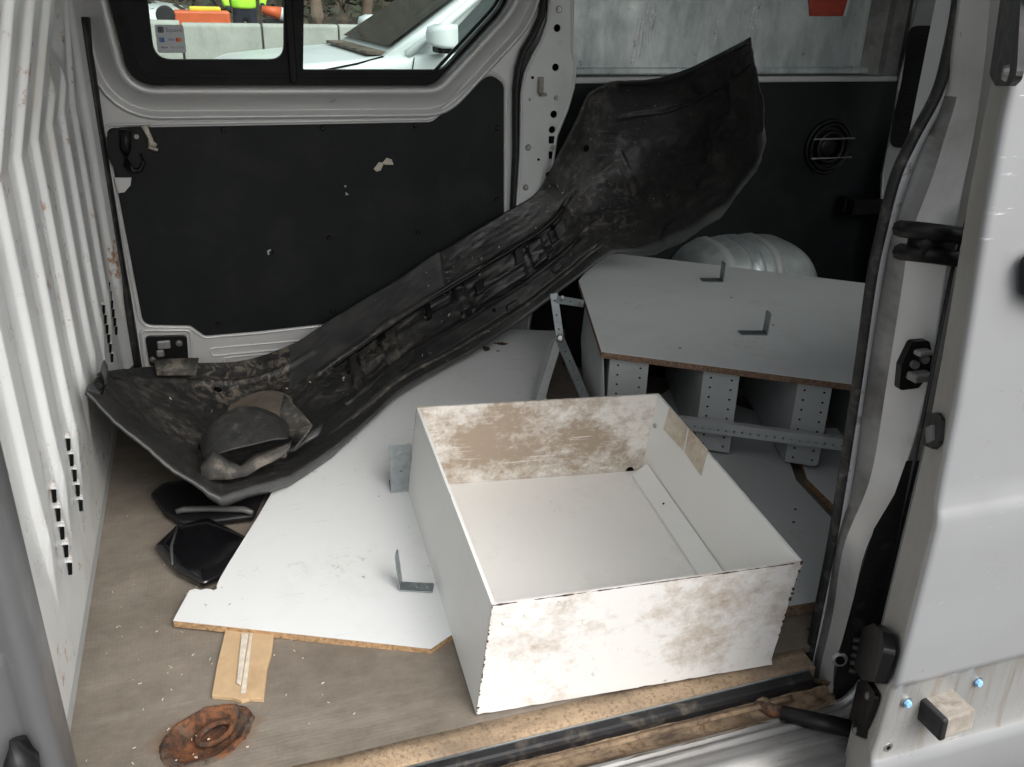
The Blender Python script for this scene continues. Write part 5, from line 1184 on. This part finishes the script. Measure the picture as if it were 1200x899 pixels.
# rubble mound the person stands on
bm = B(); rows = []
for i in range(60):
    x = -9+26*i/59; row = []
    for j in range(14):
        y = 12.7+8*j/13; h = .55*smooth(0, 3, j)+.55*smooth(3, 12, j)+.22*nz((x, y, 0), .9)+.10*nz((x, y, 3), 3.1); row.append((x, y, GZ+max(-.02, h*(.0 if j == 0 else 1))))
    rows.append(row)
grid(bm, rows); mk('terrain', bm, 'soil', sm=True, kind='structure', label='brown rubble bank rising behind the concrete blocks')
c = onY(286, 10, 14.2); hz = c.z-.12          # hem of the jacket
pe = empty('person', (c.x, c.y, hz-.85), 'person in a bright lime hi-vis jacket and dark trousers behind the barrier', 'person')
def skinbody(name, verts, edges, rad, mat, parent):
    me = bpy.data.meshes.new(name); off = wloc(parent); me.from_pydata([Vector(v)-off for v in verts], edges, []); o = bpy.data.objects.new(name, me); COL.objects.link(o); o.parent = parent
    m = o.modifiers.new('k', 'SKIN'); m.use_smooth_shade = True
    for i, r in enumerate(rad): me.skin_vertices[0].data[i].radius = (r, r*.8)
    me.skin_vertices[0].data[0].use_root = True
    s = o.modifiers.new('s', 'SUBSURF'); s.levels = 1; s.render_levels = 2; me.materials.append(M[mat]); return o
bx_, by_, bz_ = c.x, c.y, hz-.85
pv = lambda x, z, y=0: (bx_+x, by_+y, bz_+z)
skinbody('body', [pv(0, .92), pv(0, 1.15), pv(0, 1.42), pv(0, 1.52), pv(0, 1.64), pv(0, 1.74), pv(-.1, .88), pv(-.12, .48), pv(-.12, .08), pv(-.12, .03, -.14), pv(.1, .88), pv(.13, .48), pv(.14, .08), pv(.14, .03, -.14), pv(-.2, 1.42), pv(-.26, 1.12), pv(-.22, .92, -.12), pv(.2, 1.42), pv(.28, 1.14), pv(.24, .96, -.16)],
         [(0, 1), (1, 2), (2, 3), (3, 4), (4, 5), (0, 6), (6, 7), (7, 8), (8, 9), (0, 10), (10, 11), (11, 12), (12, 13), (2, 14), (14, 15), (15, 16), (2, 17), (17, 18), (18, 19)],
         [.15, .14, .15, .06, .10, .08, .10, .07, .05, .04, .10, .07, .05, .04, .07, .05, .04, .07, .05, .04], 'navy', pe)
skinbody('jacket', [pv(0, .95), pv(0, 1.0), pv(0, 1.2), pv(0, 1.42), pv(0, 1.5), pv(-.2, 1.42), pv(-.26, 1.12), pv(-.23, .97, -.09), pv(.2, 1.42), pv(.28, 1.14), pv(.25, 1.0, -.11)], [(0, 1), (1, 2), (2, 3), (3, 4), (3, 5), (5, 6), (6, 7), (3, 8), (8, 9), (9, 10)], [.19, .19, .18, .18, .09, .09, .075, .06, .09, .075, .06], 'hivis', pe)
# dead branches against a dark hedge
def branch(label, px, y, h, lean, k):
    b0 = onY(px, 24, y); o = empty('dead_branch', (b0.x, b0.y, b0.z-.3), label, 'branch', 'bare branches on the rubble bank'); bm = B()
    pth = [Vector((b0.x+lean*t*h+.06*math.sin(t*7+k), b0.y, b0.z-.3+t*h)) for t in [i/7 for i in range(8)]]; tube(bm, pth, [.10-.008*i for i in range(8)], 7); mk('trunk', bm, 'bark', o, True)
    for i in (3, 4, 5, 6):
        bm = B(); q = pth[i]; s = (-1)**i; tube(bm, [q, q+Vector((.25*s, -.1, .2)), q+Vector((.5*s, -.15, .3+.1*i)), q+Vector((.6*s, -.2, .6+.1*i))], [.045, .035, .022, .010], 6); mk('limb', bm, 'bark', o, True)
branch('pale bare trunk leaning left, nearest the window divider', 372, 14.5, 2.4, -.12, 0); branch('thin bare trunk standing left of the pickup windscreen', 398, 15.5, 2.2, .15, 2); branch('bare trunk rising above the pickup bonnet', 432, 15, 2.3, .05, 4)
bm = B()
for k in range(9000):
    x = rnd.uniform(-9, 16); y = rnd.uniform(17.5, 20.5); z = GZ+.8+rnd.random()**1.1*3.6*(.75+.35*nz((x, y, 0), .35)); a = rnd.uniform(0, 6.28); r = rnd.uniform(.06, .16)
    d1 = Vector((math.cos(a), math.sin(a), rnd.uniform(-.6, .6))).normalized()*r; d2_ = Vector((rnd.uniform(-1, 1), rnd.uniform(-1, 1), rnd.uniform(-1, 1))).normalized()*r*.6; q = Vector((x, y, z))
    quad(bm, q-d1, q-d2_, q+d1, q+d2_)
mk('hedge', bm, 'leaf', kind='stuff', label='dark mass of scrub and trees filling the background beyond the barrier', cat='hedge')
bm = B(); bp_b = [(-14, 21), (20, 21)]
quad(bm, (-14, 20.8, GZ), (22, 20.8, GZ), (22, 22.5, GZ+6.5), (-14, 22.5, GZ+6.5)); mk('hill', bm, 'soil', kind='structure')
print('all done', len(bpy.data.objects))
